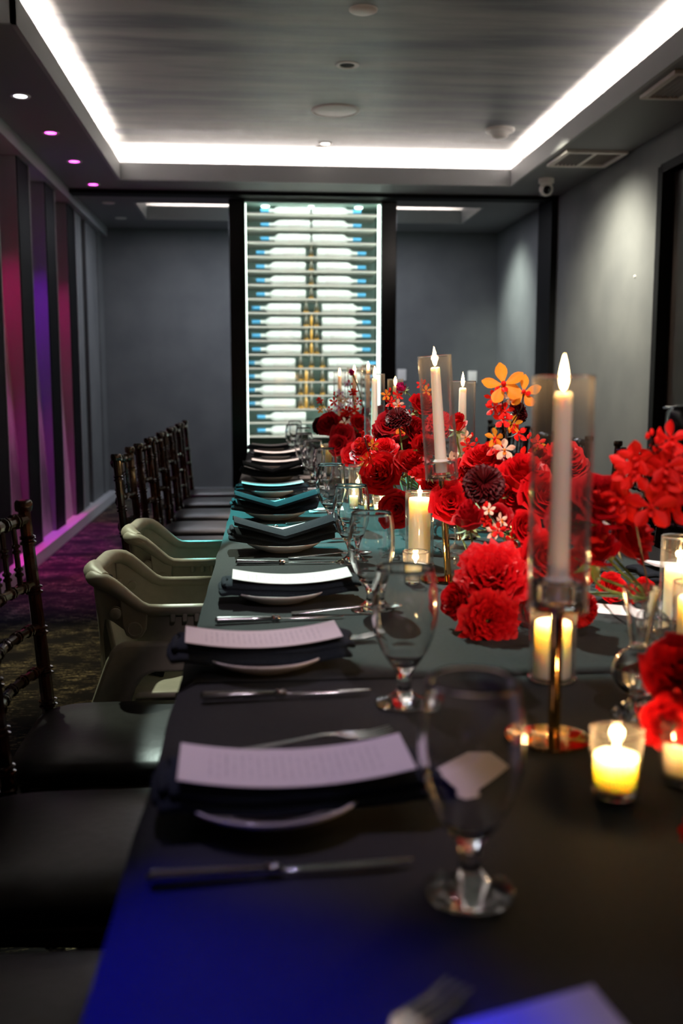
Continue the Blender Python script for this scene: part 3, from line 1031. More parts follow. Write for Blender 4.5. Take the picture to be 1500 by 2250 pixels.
# right-hand side settings
ry = [1.9, 2.5, 3.1, 3.7, 4.3, 4.9, 5.5]
rw = ['nearest', 'second', 'third', 'fourth', 'fifth', 'sixth', 'last']
for i, y in enumerate(ry):
    xr = edge(y) + TW - .115
    nm = 'of the %s right-side setting, behind the flowers' % rw[i]
    setting(xr, y, PI + .03, 'f', nm, seed=20 + i)
    place(knife, USED, (xr - .01, y + .125, TZ), PI, 'steel knife beside the plate ' + nm, 'knives along the table')
    place(fork, USED, (xr - .07, y - .11, TZ), PI - .15, 'steel fork beside the plate ' + nm, 'forks along the table')
    goblet(edge(y) + TW - .29, y + .06, 'water goblet ' + nm)
# setting at the head of the table, cut off by the frame
hc_ = on_z(1298, 2190, .796)
hx, hy = hc_.x - .95 * .047 + .31 * .112, hc_.y - .31 * .047 - .95 * .112
setting(hx, hy, math.radians(108), 'f', 'at the head of the table, cut by the frame bottom', seed=40)
pa, pb = on_z(820, 2330), on_z(1010, 2190)
dd = (pb - pa).normalized()
cc = pb - dd * .103
place(fork, USED, (cc.x, cc.y, TZ), math.atan2(dd.y, dd.x), 'steel fork tines at the bottom edge of the frame, head of the table')

# ------------------------------------------------------------------ candles
flame_mesh = MB().lathe([(0, -.003), (.0028, .0), (.0045, .006), (.0048, .011), (.0040, .018), (.0025, .026), (.0010, .032), (0, .036)], 16).mesh('flame', M['flame'], True, 0)
wick_mesh = MB().tube([(0, 0, -.004), (.0004, 0, .003), (.0015, 0, .007)], .0008, 6).mesh('wick', M['wick'])
FL = (1.0, 0.56, 0.22)


def fire(root, x, y, z, s=1.0, power=.9):
    f = link('flame', flame_mesh, root, (x, y, z + .006))
    f.scale = (s, s, s)
    link('wick', wick_mesh, root, (x, y, z))
    root.update_tag()
    return f


def flame_light(p, power):
    point('candle_light', p, power * 0.6, FL, .007)


def ring(r, z, t_, root, mk='glass', name='rim'):
    return part(name, MB().lathe([(r + t_ * math.cos(a_), z + t_ * math.sin(a_)) for a_ in [2 * PI * k_ / 10 for k_ in range(11)]], 48), M[mk], root, sharp=0)


def cyl_shell(r, h, th, base=True, n=40):
    """open glass cylinder with real wall thickness and a floor"""
    if base:
        return MB().lathe([(0, 0), (r - .001, 0), (r, .001), (r, h - .001), (r - th / 2, h), (r - th, h - .001), (r - th, .004), (0, .004)], n)
    return MB().lathe([(r - th, 0), (r, 0), (r, h - .001), (r - th / 2, h), (r - th, h - .001), (r - th, 0)], n)


def taper_stand(x, y, zc, ztop, zcan, what, tilt=0.0, power=.9, fs=1.0, r=.0335):
    rot = (0, tilt, 0)
    org = (x, y, TZ + (.003 if tilt else 0))
    st = thing('candle_stand', 'gold candle stand ' + what, 'candle stand', org, rot)
    part('foot', MB().lathe([(0, 0), (.041, 0), (.0425, .0015), (.042, .004), (.008, .006), (0, .006)], 40), M['gold'], st)
    hz = zc - TZ
    part('pole', MB().tube([(0, 0, .005), (0, 0, hz)], .0072, 16), M['gold'], st)
    part('cup', MB().lathe([(0, hz), (.0275, hz), (.0290, hz + .002), (.0290, hz + .028), (.0275, hz + .030), (.0125, hz + .030), (.0125, hz + .010), (0, hz + .010)], 48), M['glass'], st)
    part('collar_ring', MB().lathe([(.0291, hz - .001), (.0306, hz - .001), (.0306, hz + .003), (.0291, hz + .003), (.0291, hz - .001)], 48), M['gold'], st)
    ch = thing('glass_chimney', 'glass chimney of the taper ' + what, 'candle glass', org, rot)
    part('tube', MB().lathe([(r - .0022, hz - .004), (r, hz - .004), (r, ztop - TZ - .001), (r - .001, ztop - TZ), (r - .0022, ztop - TZ - .001), (r - .0022, hz - .004)], 48), M['tube_glass'], ch)
    ring(r - .0011, ztop - TZ, .0016, ch)
    ca = thing('taper_candle', 'lit pale taper candle ' + what, 'candle', org, rot)
    zb = hz + .0105
    part('wax', MB().lathe([(0, zb), (.0118, zb), (.0118, hz + .0305), (.0165, hz + .032), (.0118, hz + .037), (.0095, zcan - TZ - .004), (.008, zcan - TZ), (.003, zcan - TZ - .0015), (0, zcan - TZ - .002)], 28), M['taper'], ca)
    fire(ca, 0, 0, zcan - TZ - .001, fs)
    h = zcan - TZ + .022
    flame_light((x + math.sin(tilt) * h, y, TZ + h * math.cos(tilt)), power)


def H(px, py, Y):
    return on_y(px, py, Y).z


def base_xy(px, Y, py=1000):
    return on_y(px, py, Y).x


taper_stand(.336, 1.072, .907, H(1240, 828, 1.072), H(1243, 862, 1.072), 'in front of the near roses', power=1.6, fs=1.02)
taper_stand(.392, 1.99, H(968, 1055, 1.95), H(955, 783, 1.93), H(960, 808, 1.93), 'standing highest in the middle, beside the pillar candle', tilt=-.075, power=1.3)
taper_stand(base_xy(1014, 2.55), 2.55, H(1018, 1025, 2.55), H(1018, 838, 2.55), H(1022, 852, 2.55), 'behind the highest one, above a single rose', tilt=0, power=1.0)
taper_stand(base_xy(822, 3.25), 3.25, H(823, 997, 3.25), H(823, 822, 3.25), H(826, 832, 3.25), 'in the middle distance left of the dark carnation', power=1.0)
taper_stand(base_xy(867, 4.35), 4.35, H(867, 950, 4.35), H(867, 834, 4.35), H(866, 848, 4.35), 'just right of the cabinet edge, far back', power=.9)
taper_stand(base_xy(778, 4.6), 4.6, H(778, 960, 4.6), H(778, 808, 4.6), H(778, 822, 4.6), 'in front of the lit cabinet, beside the small pink rose', power=.9)
taper_stand(base_xy(746, 5.3), 5.3, H(746, 950, 5.3), H(746, 818, 5.3), H(746, 826, 5.3), 'leftmost in front of the lit cabinet', power=.9)
taper_stand(base_xy(808, 5.2), 5.2, H(808, 950, 5.2), H(808, 802, 5.2), H(808, 812, 5.2), 'rightmost in front of the lit cabinet', power=.9)


def pillar(x, y, ztop, hglass, what, r=.0245, power=1.0, fs=.8, two=False):
    g = thing('glass_cylinder', 'glass cylinder of the pillar candle ' + what, 'candle glass', (x, y, TZ))
    part('tube', cyl_shell(.0320, hglass, .0022), M['tube_glass'], g)
    ring(.0309, hglass, .0016, g)
    ring(.0315, .003, .0028, g, name='base_rim')
    h = ztop - TZ
    c = thing('pillar_candle', 'lit ivory pillar candle ' + what, 'candle', (x, y, TZ + .0045))
    part('wax', MB().lathe([(0, 0), (r - .001, 0), (r, .001), (r, h - .012), (r - .0015, h - .006), (r - .005, h - .0065), (r - .010, h - .012), (.004, h - .014), (0, h - .014)], 36), M['wax'], c)
    fire(c, 0, 0, h - .013, fs)
    flame_light((x, y, TZ + h + .010), power)


pillar(.404, 1.305, .835, .135, 'behind the nearest gold stand', power=1.6, r=.0255)
pillar(.361, 2.17, H(922, 1092, 2.17), .165, 'in focus before the middle flowers', power=1.2)
q = base_xy(1490, 1.62, 1300)
pillar(q, 1.62, H(1480, 1243, 1.62), .145, 'tall one cut by the right edge of the frame', power=1.2)
q = base_xy(1500, 1.40, 1350)
pillar(q, 1.36, H(1480, 1310, 1.36), .12, 'short one by the right edge, behind the footed vase', power=1.2)
pillar(base_xy(727, 4.25), 4.25, H(727, 985, 4.25), .14, 'below the far dark roses', power=.8)
pillar(base_xy(786, 3.35), 3.35, H(786, 1068, 3.35), .125, 'left below the middle flowers, pale in its glass', power=.7)


def votive(x, y, what, power=.7, s=1.0):
    g = thing('votive_glass', 'small votive glass ' + what, 'candle glass', (x, y, TZ))
    part('cup', MB().lathe([(0, 0), (.0205, 0), (.0228, .002), (.0240, .02), (.0262, .066), (.0255, .0672), (.0245, .066), (.0226, .022), (.0212, .009), (0, .0085)], 40), M['tube_glass'], g)
    ring(.0254, .0665, .0017, g)
    part('thick_base', MB().lathe([(0, .0003), (.0206, .0003), (.0226, .0025), (.0222, .0075), (0, .0080)], 36), M['glass'], g)
    c = thing('votive_candle', 'cream votive candle ' + what, 'candle', (x, y, TZ + .009))
    part('wax', MB().lathe([(0, 0), (.0202, 0), (.0212, .006), (.0226, .0315), (.0215, .0325), (.016, .0300), (.003, .0275), (0, .0275)], 32), M['wax'], c)
    fire(c, 0, 0, .0285, .55)
    flame_light((x, y, TZ + .050), power)
    for o in (g, c):
        o.scale = (s, s, s)


for (px, py, what, pw) in [(1350, 1745, 'nearest the camera, beside the gold foot', 1.4), (1502, 1715, 'cut by the right edge under the foreground flowers', .7), (912, 1283, 'in front of the in-focus pillar candle', 1.0),
                           (780, 1120, 'seen through the fourth goblet', .9), (838, 1140, 'left of the dark rose in the middle', .9), (1128, 1192, 'behind the near flowers, under the burgundy carnation', .9)]:
    q = on_z(px, py)
    votive(q.x, q.y, what, pw)

# ------------------------------------------------------------------ flowers


def rose_mb(R, n=26, seed=0, open_=1.0, ruffle=.05, nu=7, nv=6, cup=1.0, wf=1.0, jit=1.0, dish=0.0):
    rnd = random.Random(seed)
    m = MB()
    for i in range(n):
        t_ = (i + .5) / n
        th0 = i * 2.39996 + rnd.uniform(-.15, .15)
        half = ((1.15 - .35 * t_) if t_ > .12 else 1.6) * wf
        rmax = (.07 + .93 * t_ ** 1.05 * open_)
        hz = (.78 - .62 * t_ ** 1.7) * cup
        base = -.55
        tw = rnd.uniform(-.12, .12)
        w1, w2 = rnd.uniform(0, 6.3), rnd.uniform(0, 6.3)
        lean = rnd.uniform(.93, 1.07)
        hz += rnd.uniform(-.09, .09) * jit
        hz -= dish * math.exp(-(t_ / .22) ** 2)

        def f(u, v, t_=t_, th0=th0, half=half, rmax=rmax, hz=hz, tw=tw, w1=w1, w2=w2, lean=lean):
            s = (u - .5) * 2
            wid = half * (.35 + .65 * math.sin(min(1, v * 1.15) * PI / 2)) * (1 - .35 * max(0, v - .75) * 4 * abs(s) ** 2 * .5)
            th = th0 + s * wid + tw * v
            rr = rmax * (.12 + .88 * math.sin(v * PI / 2) ** .8) if t_ > .1 else rmax * (.6 + .4 * v)
            curl = max(0, v - .72) / .28
            rr += (.07 + .13 * t_) * curl ** 2 * open_
            z = base + (hz - base) * v ** (.85 + .5 * t_)
            z -= .12 * s * s * v + (.06 + .14 * t_) * curl ** 2
            rr *= lean * (1 + .05 * s * s) + ruffle * math.sin(s * 5 + w1) * v * .7
            z += ruffle * math.sin(s * 6 + w2) * v
            return Vector((rr * math.cos(th), rr * math.sin(th), z)) * R
        m.grid(f, nu, nv)
    return m


def carnation_mb(R, n=46, seed=0):
    rnd = random.Random(seed)
    m = MB()
    for i in range(n):
        t_ = (i + .5) / n
        th0 = i * 2.39996
        el = (1 - t_) * 1.45 + rnd.uniform(-.1, .1)
        w1 = rnd.uniform(0, 6.3)

        def f(u, v, th0=th0, el=el, w1=w1):
            s = (u - .5) * 2
            d = v * (1 + .07 * math.sin(s * 14 + w1))
            th = th0 + s * .42 * (.3 + .7 * v) + .10 * math.sin(s * 8 + w1) * v
            e = el - .35 * v * v + .14 * math.sin(s * 9 + w1 * 2) * v
            return Vector((d * math.cos(e) * math.cos(th), d * math.cos(e) * math.sin(th), d * math.sin(e) * .85 - .25)) * R
        m.grid(f, 8, 4)
    return m


def sepals_mb(R):
    m = MB()
    m.lathe([(0, -.72 * R), (.10 * R, -.70 * R), (.15 * R, -.60 * R), (.16 * R, -.50 * R), (0, -.45 * R)], 12)
    for k in range(5):
        a = k * 2 * PI / 5

        def f(u, v, a=a):
            s = (u - .5) * 2
            r_ = R * (.13 + .62 * v)
            w = .16 * R * (1 - v) ** .7 * (1 if v < .99 else 0)
            z = R * (-.55 - .12 * math.sin(v * PI) - .22 * v * v)
            return Vector((r_ * math.cos(a) - s * w * math.sin(a), r_ * math.sin(a) + s * w * math.cos(a), z))
        m.grid(f, 2, 5)
    return m


KM = {}
for nm, (mk, key) in dict(rose_a=(rose_mb(1, 30, 1, 1.0, .045), 'red'), rose_b=(rose_mb(1, 26, 2, .92, .06), 'red'), rose_c=(rose_mb(1, 50, 3, 1.0, .085, 7, 6, .72, .62, 1.3, .35), 'red'),
                          rose_deep=(rose_mb(1, 26, 5, .95, .05), 'deep_red'), rose_pink=(rose_mb(1, 14, 6, .7, .05, 6, 5, 1.2), 'pink'), bud=(rose_mb(1, 14, 8, .62, .03, 7, 6, 1.35), 'red'), bud_deep=(rose_mb(1, 16, 9, .7, .03, 7, 6, 1.2), 'deep_red'),
                          carnation=(carnation_mb(1, 46, 3), 'burgundy'), carnation_red=(carnation_mb(1, 40, 4), 'red')).items():
    KM[nm] = mk.mesh(nm, M[key], True, 0)
SEP = sepals_mb(1).mesh('sepals', M['sepal'], True, 60)


def stem_mesh(p0, p1, r=.0022, sag=.02, mat_=None, seed=0):
    p0, p1 = Vector(p0), Vector(p1)
    rnd = random.Random(seed)
    c = (p0 + p1) / 2 + Vector((rnd.uniform(-1, 1), rnd.uniform(-1, 1), 0)) * sag
    pts = []
    for k in range(9):
        t_ = k / 8
        pts.append(p0 * (1 - t_) ** 2 + c * 2 * t_ * (1 - t_) + p1 * t_ * t_)
    return MB().tube(pts, r, 7).mesh('stem', mat_ or M['stem'])


GROUPS = {}


def flower(kind, p, R, face, label, cat='rose', name='rose', root=None, group=None, stem=True, spin=None, sep=True, seed=None):
    """a bloom on its stem; face = direction the bloom looks to; root = where its stem ends"""
    p = Vector(p)
    seed = len(bpy.data.objects) if seed is None else seed
    o = thing(name, label, cat, p, group=group)
    d = Vector(face).normalized()
    q = d.to_track_quat('Z', 'Y') @ Matrix.Rotation(random.Random(seed).uniform(0, 6.28) if spin is None else spin, 3, 'Z').to_quaternion()
    b = link('bloom', KM[kind], o)
    b.rotation_mode = 'QUATERNION'
    b.rotation_quaternion = q
    b.scale = (R, R, R)
    if sep:
        s = link('sepals', SEP, o)
        s.rotation_mode = 'QUATERNION'
        s.rotation_quaternion = q
        k = R * (1.0 if 'carn' not in kind else .55)
        s.scale = (k, k, k)
    if stem and root is not None:
        a = d * (-.68 * R)
        e = Vector(root) - p
        pts = []
        c = a - d * max(.03, (e - a).length * .4)
        for k in range(9):
            t_ = k / 8
            pts.append(a * (1 - t_) ** 2 + c * 2 * t_ * (1 - t_) + e * t_ * t_)
        part('stem', MB().tube(pts, .0023, 7), M['stem'], o)
    return o


# --- vases
def footed_vase(x, y, label):
    prof = [(0, 0), (.030, 0), (.031, .002), (.022, .010), (.008, .022), (.007, .026)] + catmull([(.007, .026), (.020, .032), (.0305, .048), (.0315, .062), (.024, .078), (.0125, .086), (.0115, .096), (.0155, .125), (.0225, .160)], 3) + [(.0218, .161), (.0205, .160)] + catmull([(.0205, .160), (.0138, .125), (.0098, .096), (.0105, .088), (.022, .077), (.0295, .062), (.0285, .049), (.018, .035), (0, .031)], 3)
    t_ = thing('footed_vase', label, 'vase', (x, y, TZ))
    part('bowl', MB().lathe(prof[4:], 40), M['glass'], t_)
    fm = MB()
    n, = (48,)
    rows = []
    vs = []
    for r, z in [(0.0, 0), (.030, 0), (.0312, .0015), (.022, .010), (.009, .020), (.0068, .024), (0, .024)]:
        for k in range(n):
            a = 2 * PI * k / n
            rr = r * (1 + .07 * math.cos(12 * a)) if r > .01 else r
            vs.append((rr * math.cos(a), rr * math.sin(a), z + (.0012 * math.cos(12 * a) if .01 < r < .03 else 0)))
    fs = []
    for j in range(6):
        for k in range(n):
            k2 = (k + 1) % n
            fs.append((j * n + k, j * n + k2, (j + 1) * n + k2, (j + 1) * n + k))
    part('fluted_foot', fm.add(vs, fs), M['glass'], t_)
    part('water', MB().lathe([(0, .0325), (.016, .036), (.0275, .049), (.0288, .060), (0, .060)], 32), M['glass'], t_)
    return t_


def round_vase(x, y, label, s=1.0):
    t_ = thing('round_vase', label, 'vase', (x, y, TZ))
    part('body', MB().lathe([(0, 0), (.018, 0)] + catmull([(.018, 0), (.030, .014), (.0335, .032), (.028, .050), (.014, .062), (.0105, .070), (.0115, .090), (.0135, .098)], 3) + [(.0125, .099), (.0118, .098)] + catmull([(.0118, .098), (.0095, .088), (.0088, .070), (.0125, .060), (.026, .049), (.0315, .032), (.0282, .016), (.016, .004), (0, .004)], 3), 36), M['tube_glass'], t_)
    part('water', MB().lathe([(0, .005), (.015, .005), (.027, .017), (.0305, .032), (.0300, .038), (0, .038)], 28), M['tube_glass'], t_)
    t_.scale = (s, s, s)
    return t_


q = on_z(1398, 1572)
VA = Vector((q.x, q.y, TZ + .15))
footed_vase(q.x, q.y, 'footed clear glass bud vase with a fluted foot, foreground right')
q = on_z(1008, 1258)
round_vase(q.x, q.y, 'small round clear vase half hidden behind the big garden rose')
VB = Vector((q.x, q.y, TZ + .09))
vs_ = {}
for nm, (x, y), lb in [('a1', (.46, 1.60), 'clear round vase under the near roses'), ('a2', (.60, 1.45), 'clear round vase under the roses right of the nearest taper'), ('a3', (.55, 2.05), 'clear round vase behind the burgundy carnation'),
                       ('b1', (.40, 2.55), 'clear round vase under the middle roses, left one'), ('b2', (.50, 2.95), 'clear round vase under the middle roses, farther one'), ('c1', (.33, 3.8), 'clear round vase under the far dark roses'),
                       ('c2', (.44, 4.1), 'clear round vase beneath the far pink orchids'), ('d1', (.62, .86), 'clear round vase under the foreground red flowers')]:
    round_vase(x, y, lb)
    vs_[nm] = Vector((x, y, TZ + .08))
cam_dir = lambda p: (Vector((0, 0, CZ)) - Vector(p)).normalized()


def fl(kind, px, py, Y, rpx, face, label, root, cat='rose', name='rose', grp=None, **k):
    p = on_y(px, py, Y)
    R = rpx * Y / FPX
    if face == 'cam':
        f = cam_dir(p) + Vector((0, 0, .35))
    else:
        f = Vector(face)
    return flower(kind, p, R, f, label, cat, name, root, grp, **k)


# near arrangement
A1, A2, A3 = vs_['a1'], vs_['a2'], vs_['a3']
fl('rose_c', 1075, 1365, 1.53, 66, (-.1, -1, .25), 'full red garden rose resting lowest on the cloth behind the nearest goblet', A1)
fl('rose_c', 1083, 1258, 1.60, 78, (-.25, -1, .9), 'largest full red garden rose, above the lowest one, brightly lit', A1)
fl('rose_b', 1003, 1318, 1.60, 46, (-1, -.6, .3), 'red rose turned left, leftmost of the near garden roses', A1)
fl('bud_deep', 1030, 1138, 1.80, 50, (-.2, -.25, 1), 'smooth deep red rose cup seen from the side under the burgundy carnation', VB)
fl('carnation', 1063, 1062, 1.82, 48, (-.15, -.9, .5), 'burgundy frilled carnation, the dark one in the near arrangement', A1, 'carnation', 'carnation')
fl('rose_b', 1150, 1045, 1.95, 66, (.1, -.5, 1), 'bright red open rose right of the burgundy carnation', A3)
fl('rose_a', 1060, 1010, 2.1, 45, (-.2, -.4, 1), 'bright red rose with lit petal tips behind the burgundy carnation', A3)
fl('carnation_red', 1005, 1035, 2.15, 40, (-.4, -.5, 1), 'bright red frilled carnation beside the highest taper', A3, 'carnation', 'carnation')
fl('rose_a', 1195, 1090, 1.9, 55, (.2, -.8, .4), 'red rose directly left of the nearest taper candle', A3)
fl('rose_b', 990, 1105, 1.98, 50, (-.2, -1, .3), 'bright red open rose behind the pole of the highest candle', VB)
fl('carnation', 1142, 905, 2.1, 26, (1, -.5, .4), 'small burgundy carnation beside the orange orchid blooms', A3, 'carnation', 'carnation')
fl('bud', 1005, 932, 2.2, 33, (-.1, -.7, 1), 'single red rose standing free in front of the second tall glass', A3)
fl('rose_deep', 1325, 1100, 1.42, 78, (.1, -.6, .8), 'deep red rose, uppermost of the dark mass right of the nearest taper', A2)
fl('rose_deep', 1262, 1130, 1.45, 62, (-.6, -.7, .5), 'deep red rose half hidden by the nearest taper candle', A2)
fl('bud_deep', 1310, 1205, 1.38, 72, (.0, -.5, 1), 'deep red rose cup at the centre of the dark mass right of the taper', A2)
fl('rose_deep', 1385, 1180, 1.45, 66, (.7, -.6, .5), 'deep red rose at the right side of the dark mass, above the bud vase', A2)
fl('rose_b', 1270, 1245, 1.45, 46, (-.2, -.8, .2), 'bright red rose low beside the gold cup of the nearest stand', A2)
fl('carnation_red', 1275, 1345, 1.50, 46, (.2, -.9, -.4), 'red drooping carnation touching the cloth right of the near pillar', A2, 'carnation', 'carnation')
fl('rose_a', 1195, 1225, 1.62, 60, (.3, -.8, .2), 'red rose behind the nearest taper, between garden rose and dark mass', A1)
fl('rose_b', 1180, 1330, 1.62, 56, (.3, -.9, .0), 'red rose low behind the near pillar candle', A1)
fl('rose_a', 1155, 1160, 1.72, 38, (.3, -.8, .2), 'small red rose in shadow above the largest garden rose', A1)
fl('rose_a', 1345, 1292, 1.75, 34, (.2, -.9, .3), 'red rose seen through the neck of the footed vase, left one', A2)
fl('rose_b', 1412, 1300, 1.8, 34, (.2, -.9, .3), 'red rose seen through the neck of the footed vase, right one', A2)
# foreground right
DV = vs_['d1']
fl('rose_a', 1492, 1470, 1.0, 82, (-.3, -.8, .6), 'blurred red rose hanging over the footed vase at the right edge', DV)
fl('rose_b', 1478, 1590, .96, 76, (-.4, -.9, .1), 'blurred red rose above the votive at the right edge', DV)
fl('rose_b', 1550, 1860, .82, 85, (-1, -.5, .2), 'blurred red petals at the bottom right edge of the frame', Vector((.60, .70, TZ + .004)))
# middle arrangement
B1, B2 = vs_['b1'], vs_['b2']
fl('rose_a', 836, 1040, 2.45, 46, (-.5, -.9, .35), 'wide red garden rose, front of the middle arrangement', B1)
fl('rose_a', 905, 1018, 2.42, 40, (.1, -.6, .9), 'red rose with spiralled petals in the centre of the middle arrangement', B1)
fl('rose_b', 934, 978, 2.38, 31, (.2, -.9, .5), 'bright red rose with green sepals against the highest tall glass', B1)
fl('bud', 926, 1040, 2.1, 32, (-1, -.3, .15), 'red rosebud lying sideways on a long pale stem above the pillar candle', Vector((.47, 1.93, .86)))
fl('carnation', 874, 915, 2.7, 30, (-.2, -.5, 1), 'dark burgundy carnation on a green stem in the middle arrangement', B1, 'carnation', 'carnation')
fl('rose_deep', 912, 945, 2.75, 34, (.5, -.7, .4), 'deep red rose right of the dark burgundy carnation', B1)
fl('rose_a', 798, 985, 2.85, 33, (-.7, -.5, .7), 'orange-lit red rose below the taper in the middle distance', B2)
fl('rose_deep', 870, 1118, 2.4, 42, (-.3, -.9, .0), 'deep red rose low above the table in the middle arrangement', B1)
fl('rose_b', 845, 985, 2.7, 32, (-.2, -.6, .8), 'red rose behind the wide garden rose', B2)
fl('rose_b', 930, 890, 2.95, 34, (.4, -.6, .7), 'red rose highest in the middle arrangement, beside the tall glass', B2)
fl('rose_a', 885, 980, 2.8, 30, (0, -.7, .7), 'red rose under the dark burgundy carnation', B2)
fl('rose_pink', 882, 852, 3.0, 17, (-.8, -.3, .6), 'small magenta rose with green sepals at the top of the middle arrangement', B2)
fl('rose_b', 950, 1060, 2.35, 34, (.2, -.9, .1), 'red rose behind the pillar candle in focus', B1)
fl('carnation_red', 970, 930, 2.75, 34, (.2, -.8, .6), 'red frilled flower between the two tall glasses', B2, 'carnation', 'carnation')
# far arrangement
C1, C2 = vs_['c1'], vs_['c2']
fl('rose_deep', 722, 932, 3.7, 26, (-.5, -.8, .4), 'deep red rose, leftmost in the far arrangement', C1)
fl('rose_deep', 752, 955, 3.65, 26, (0, -.9, .3), 'deep red rose below and right of the leftmost far one', C1)
fl('carnation', 700, 935, 3.75, 20, (-.8, -.6, .2), 'burgundy carnation at the left fringe of the far arrangement', C1, 'carnation', 'carnation')
fl('rose_b', 775, 1000, 3.5, 28, (-.3, -.9, .1), 'red rose low in the far arrangement above the glasses', C1)
fl('rose_a', 790, 930, 3.7, 22, (.4, -.8, .6), 'red rose left of the taper in the middle distance', C1)
fl('bud_deep', 804, 905, 3.9, 15, (-.6, -.4, .8), 'small deep red rosebud left of the middle distance taper', C2)
fl('rose_pink', 773, 819, 3.9, 11, (-.5, -.3, 1), 'tiny magenta rose standing highest against the lit cabinet', C2)
fl('rose_deep', 742, 978, 3.6, 22, (-.4, -.9, 0), 'deep red rose lowest at the left of the far arrangement', C1)
fl('rose_b', 835, 905, 4.2, 20, (.2, -.7, .7), 'red rose far back between the middle and far arrangements', C2)
# filler blooms behind and between, in the three arrangements
FILL = [((1120, 1120), 1.95, 34, A3, 5, 70, 'small red rose filling the back of the near arrangement'), ((1240, 1020), 2.0, 36, A3, 5, 60, 'small red rose behind the nearest taper glass'),
        ((880, 960), 3.05, 26, B2, 8, 60, 'small red rose filling the back of the middle arrangement'), ((760, 940), 4.0, 19, C2, 7, 45, 'small red rose filling the back of the far arrangement'),
        ((1010, 1080), 2.35, 32, A3, 5, 45, 'small red rose between the near and middle arrangements')]
for (c, Y, r, root, n, spr, lb) in FILL:
    rnd = random.Random(int(c[0]))
    for k in range(n):
        a = 2.4 * k
        d = spr * math.sqrt((k + .5) / n)
        fl(['rose_b', 'rose_deep', 'rose_a'][k % 3], c[0] + d * math.cos(a), c[1] + d * .6 * math.sin(a), Y + rnd.uniform(-.08, .12), r, (rnd.uniform(-.6, .6), -.8, rnd.uniform(0, .8)), lb, root, grp=lb.replace('small red rose', 'small red roses'))


# --- orchids
def orchid_mb(R, seed=0):
    m = MB()
    for k in range(5):
        a = PI / 2 + k * 2 * PI / 5
        wide = .30 if k in (0, 2, 3) else .26

        def f(u, v, a=a, wide=wide):
            s = (u - .5) * 2
            w = wide * math.sin(min(1, v * 1.05) ** 1.3 * PI * .82 + .12) * (1 if v < .999 else .35)
            r_ = .08 + .95 * v
            z = .22 * v * v - .10 * s * s * w * 3
            return Vector((r_ * math.cos(a) - s * w * math.sin(a), r_ * math.sin(a) + s * w * math.cos(a), z)) * R
        m.grid(f, 4, 6)
    return m


def lip_mb(R):
    m = MB()
    m.lathe([(0, .34), (.10, .30), (.13, .15), (.10, .0), (0, -.05)], 10)
    m.grid(lambda u, v: Vector(((u - .5) * .34 * math.sin(v * PI * .8 + .3), -.12 - .32 * v, .12 + .18 * v - .3 * (u - .5) ** 2)), 4, 4)
    m.v = [tuple(Vector(p) * R) for p in m.v]
    return m


OM = {}
for nm, k1, k2 in (('orange', 'orange', 'red_orange'), ('red', 'red_orange', 'red_orange'), ('pale', 'pale', 'orange'), ('redtip', 'red_orange', 'pale'), ('lilac', 'lilac', 'red_orange')):
    OM[nm] = (orchid_mb(1).mesh('orchid_petals', M[k1], True, 0), lip_mb(1).mesh('orchid_lip', M[k2], True, 60))


def spray(p0, p1, n, R, kinds_, label, seed=0, spread=1.3, curve=(0, 0, 0), root=None, mats=None):
    """orchid spray: stem from p0 (low) to p1 (tip); flowers along its upper part"""
    p0, p1 = Vector(p0), Vector(p1)
    rnd = random.Random(seed)
    o = thing('orchid_spray', label, 'orchid', p0)
    c = (p0 + p1) / 2 + Vector(curve)
    B = lambda t_: p0 * (1 - t_) ** 2 + c * 2 * t_ * (1 - t_) + p1 * t_ * t_
    pts = [B(k / 12) - p0 for k in range(13)]
    if root is not None:
        pts = [Vector(root) - p0] + pts
    part('stem', MB().tube(pts, .0016, 6), M['stem_dark'], o)
    for k in range(n):
        t_ = .18 + .82 * (k + .5) / n
        a = k * 2.2 + rnd.uniform(-.4, .4)
        r_ = R * (1.0 - .35 * t_)
        toc = cam_dir(B(t_))
        side = Vector((math.cos(a), -.35 + .5 * math.sin(a), .6 * math.sin(a * 1.3)))
        pos = B(t_) + side.normalized() * R * spread * (1 - .4 * t_) - p0
        ft = (side.normalized() * .8 + toc * .9 + Vector((0, 0, .1))).normalized()
        q_ = ft.to_track_quat('Z', 'Y')
        kd = kinds_[k % len(kinds_)]
        f = link('flower', OM[kd][0], o, pos)
        f.rotation_mode = 'QUATERNION'
        f.rotation_quaternion = q_
        f.scale = (r_, r_, r_)
        g = link('lip', OM[kd][1], f)
        ped = MB().tube([pos - ft * r_ * .02, (pos + B(t_) - p0) / 2 - Vector((0, 0, .003)), B(t_) - p0], .0009, 5)
        part('pedicel', ped, M['stem_dark'], o)
    for k in range(3):
        a = k * 2.1
        pp = B(.98) - p0 + Vector((.008 * math.cos(a), .008 * math.sin(a), .006 * k))
        part('bud', MB().lathe([(0, -.005), (.003, -.003), (.0036, .001), (.002, .005), (0, .006)], 8, Matrix.Translation(pp)), M['red_orange'], o)
    return o


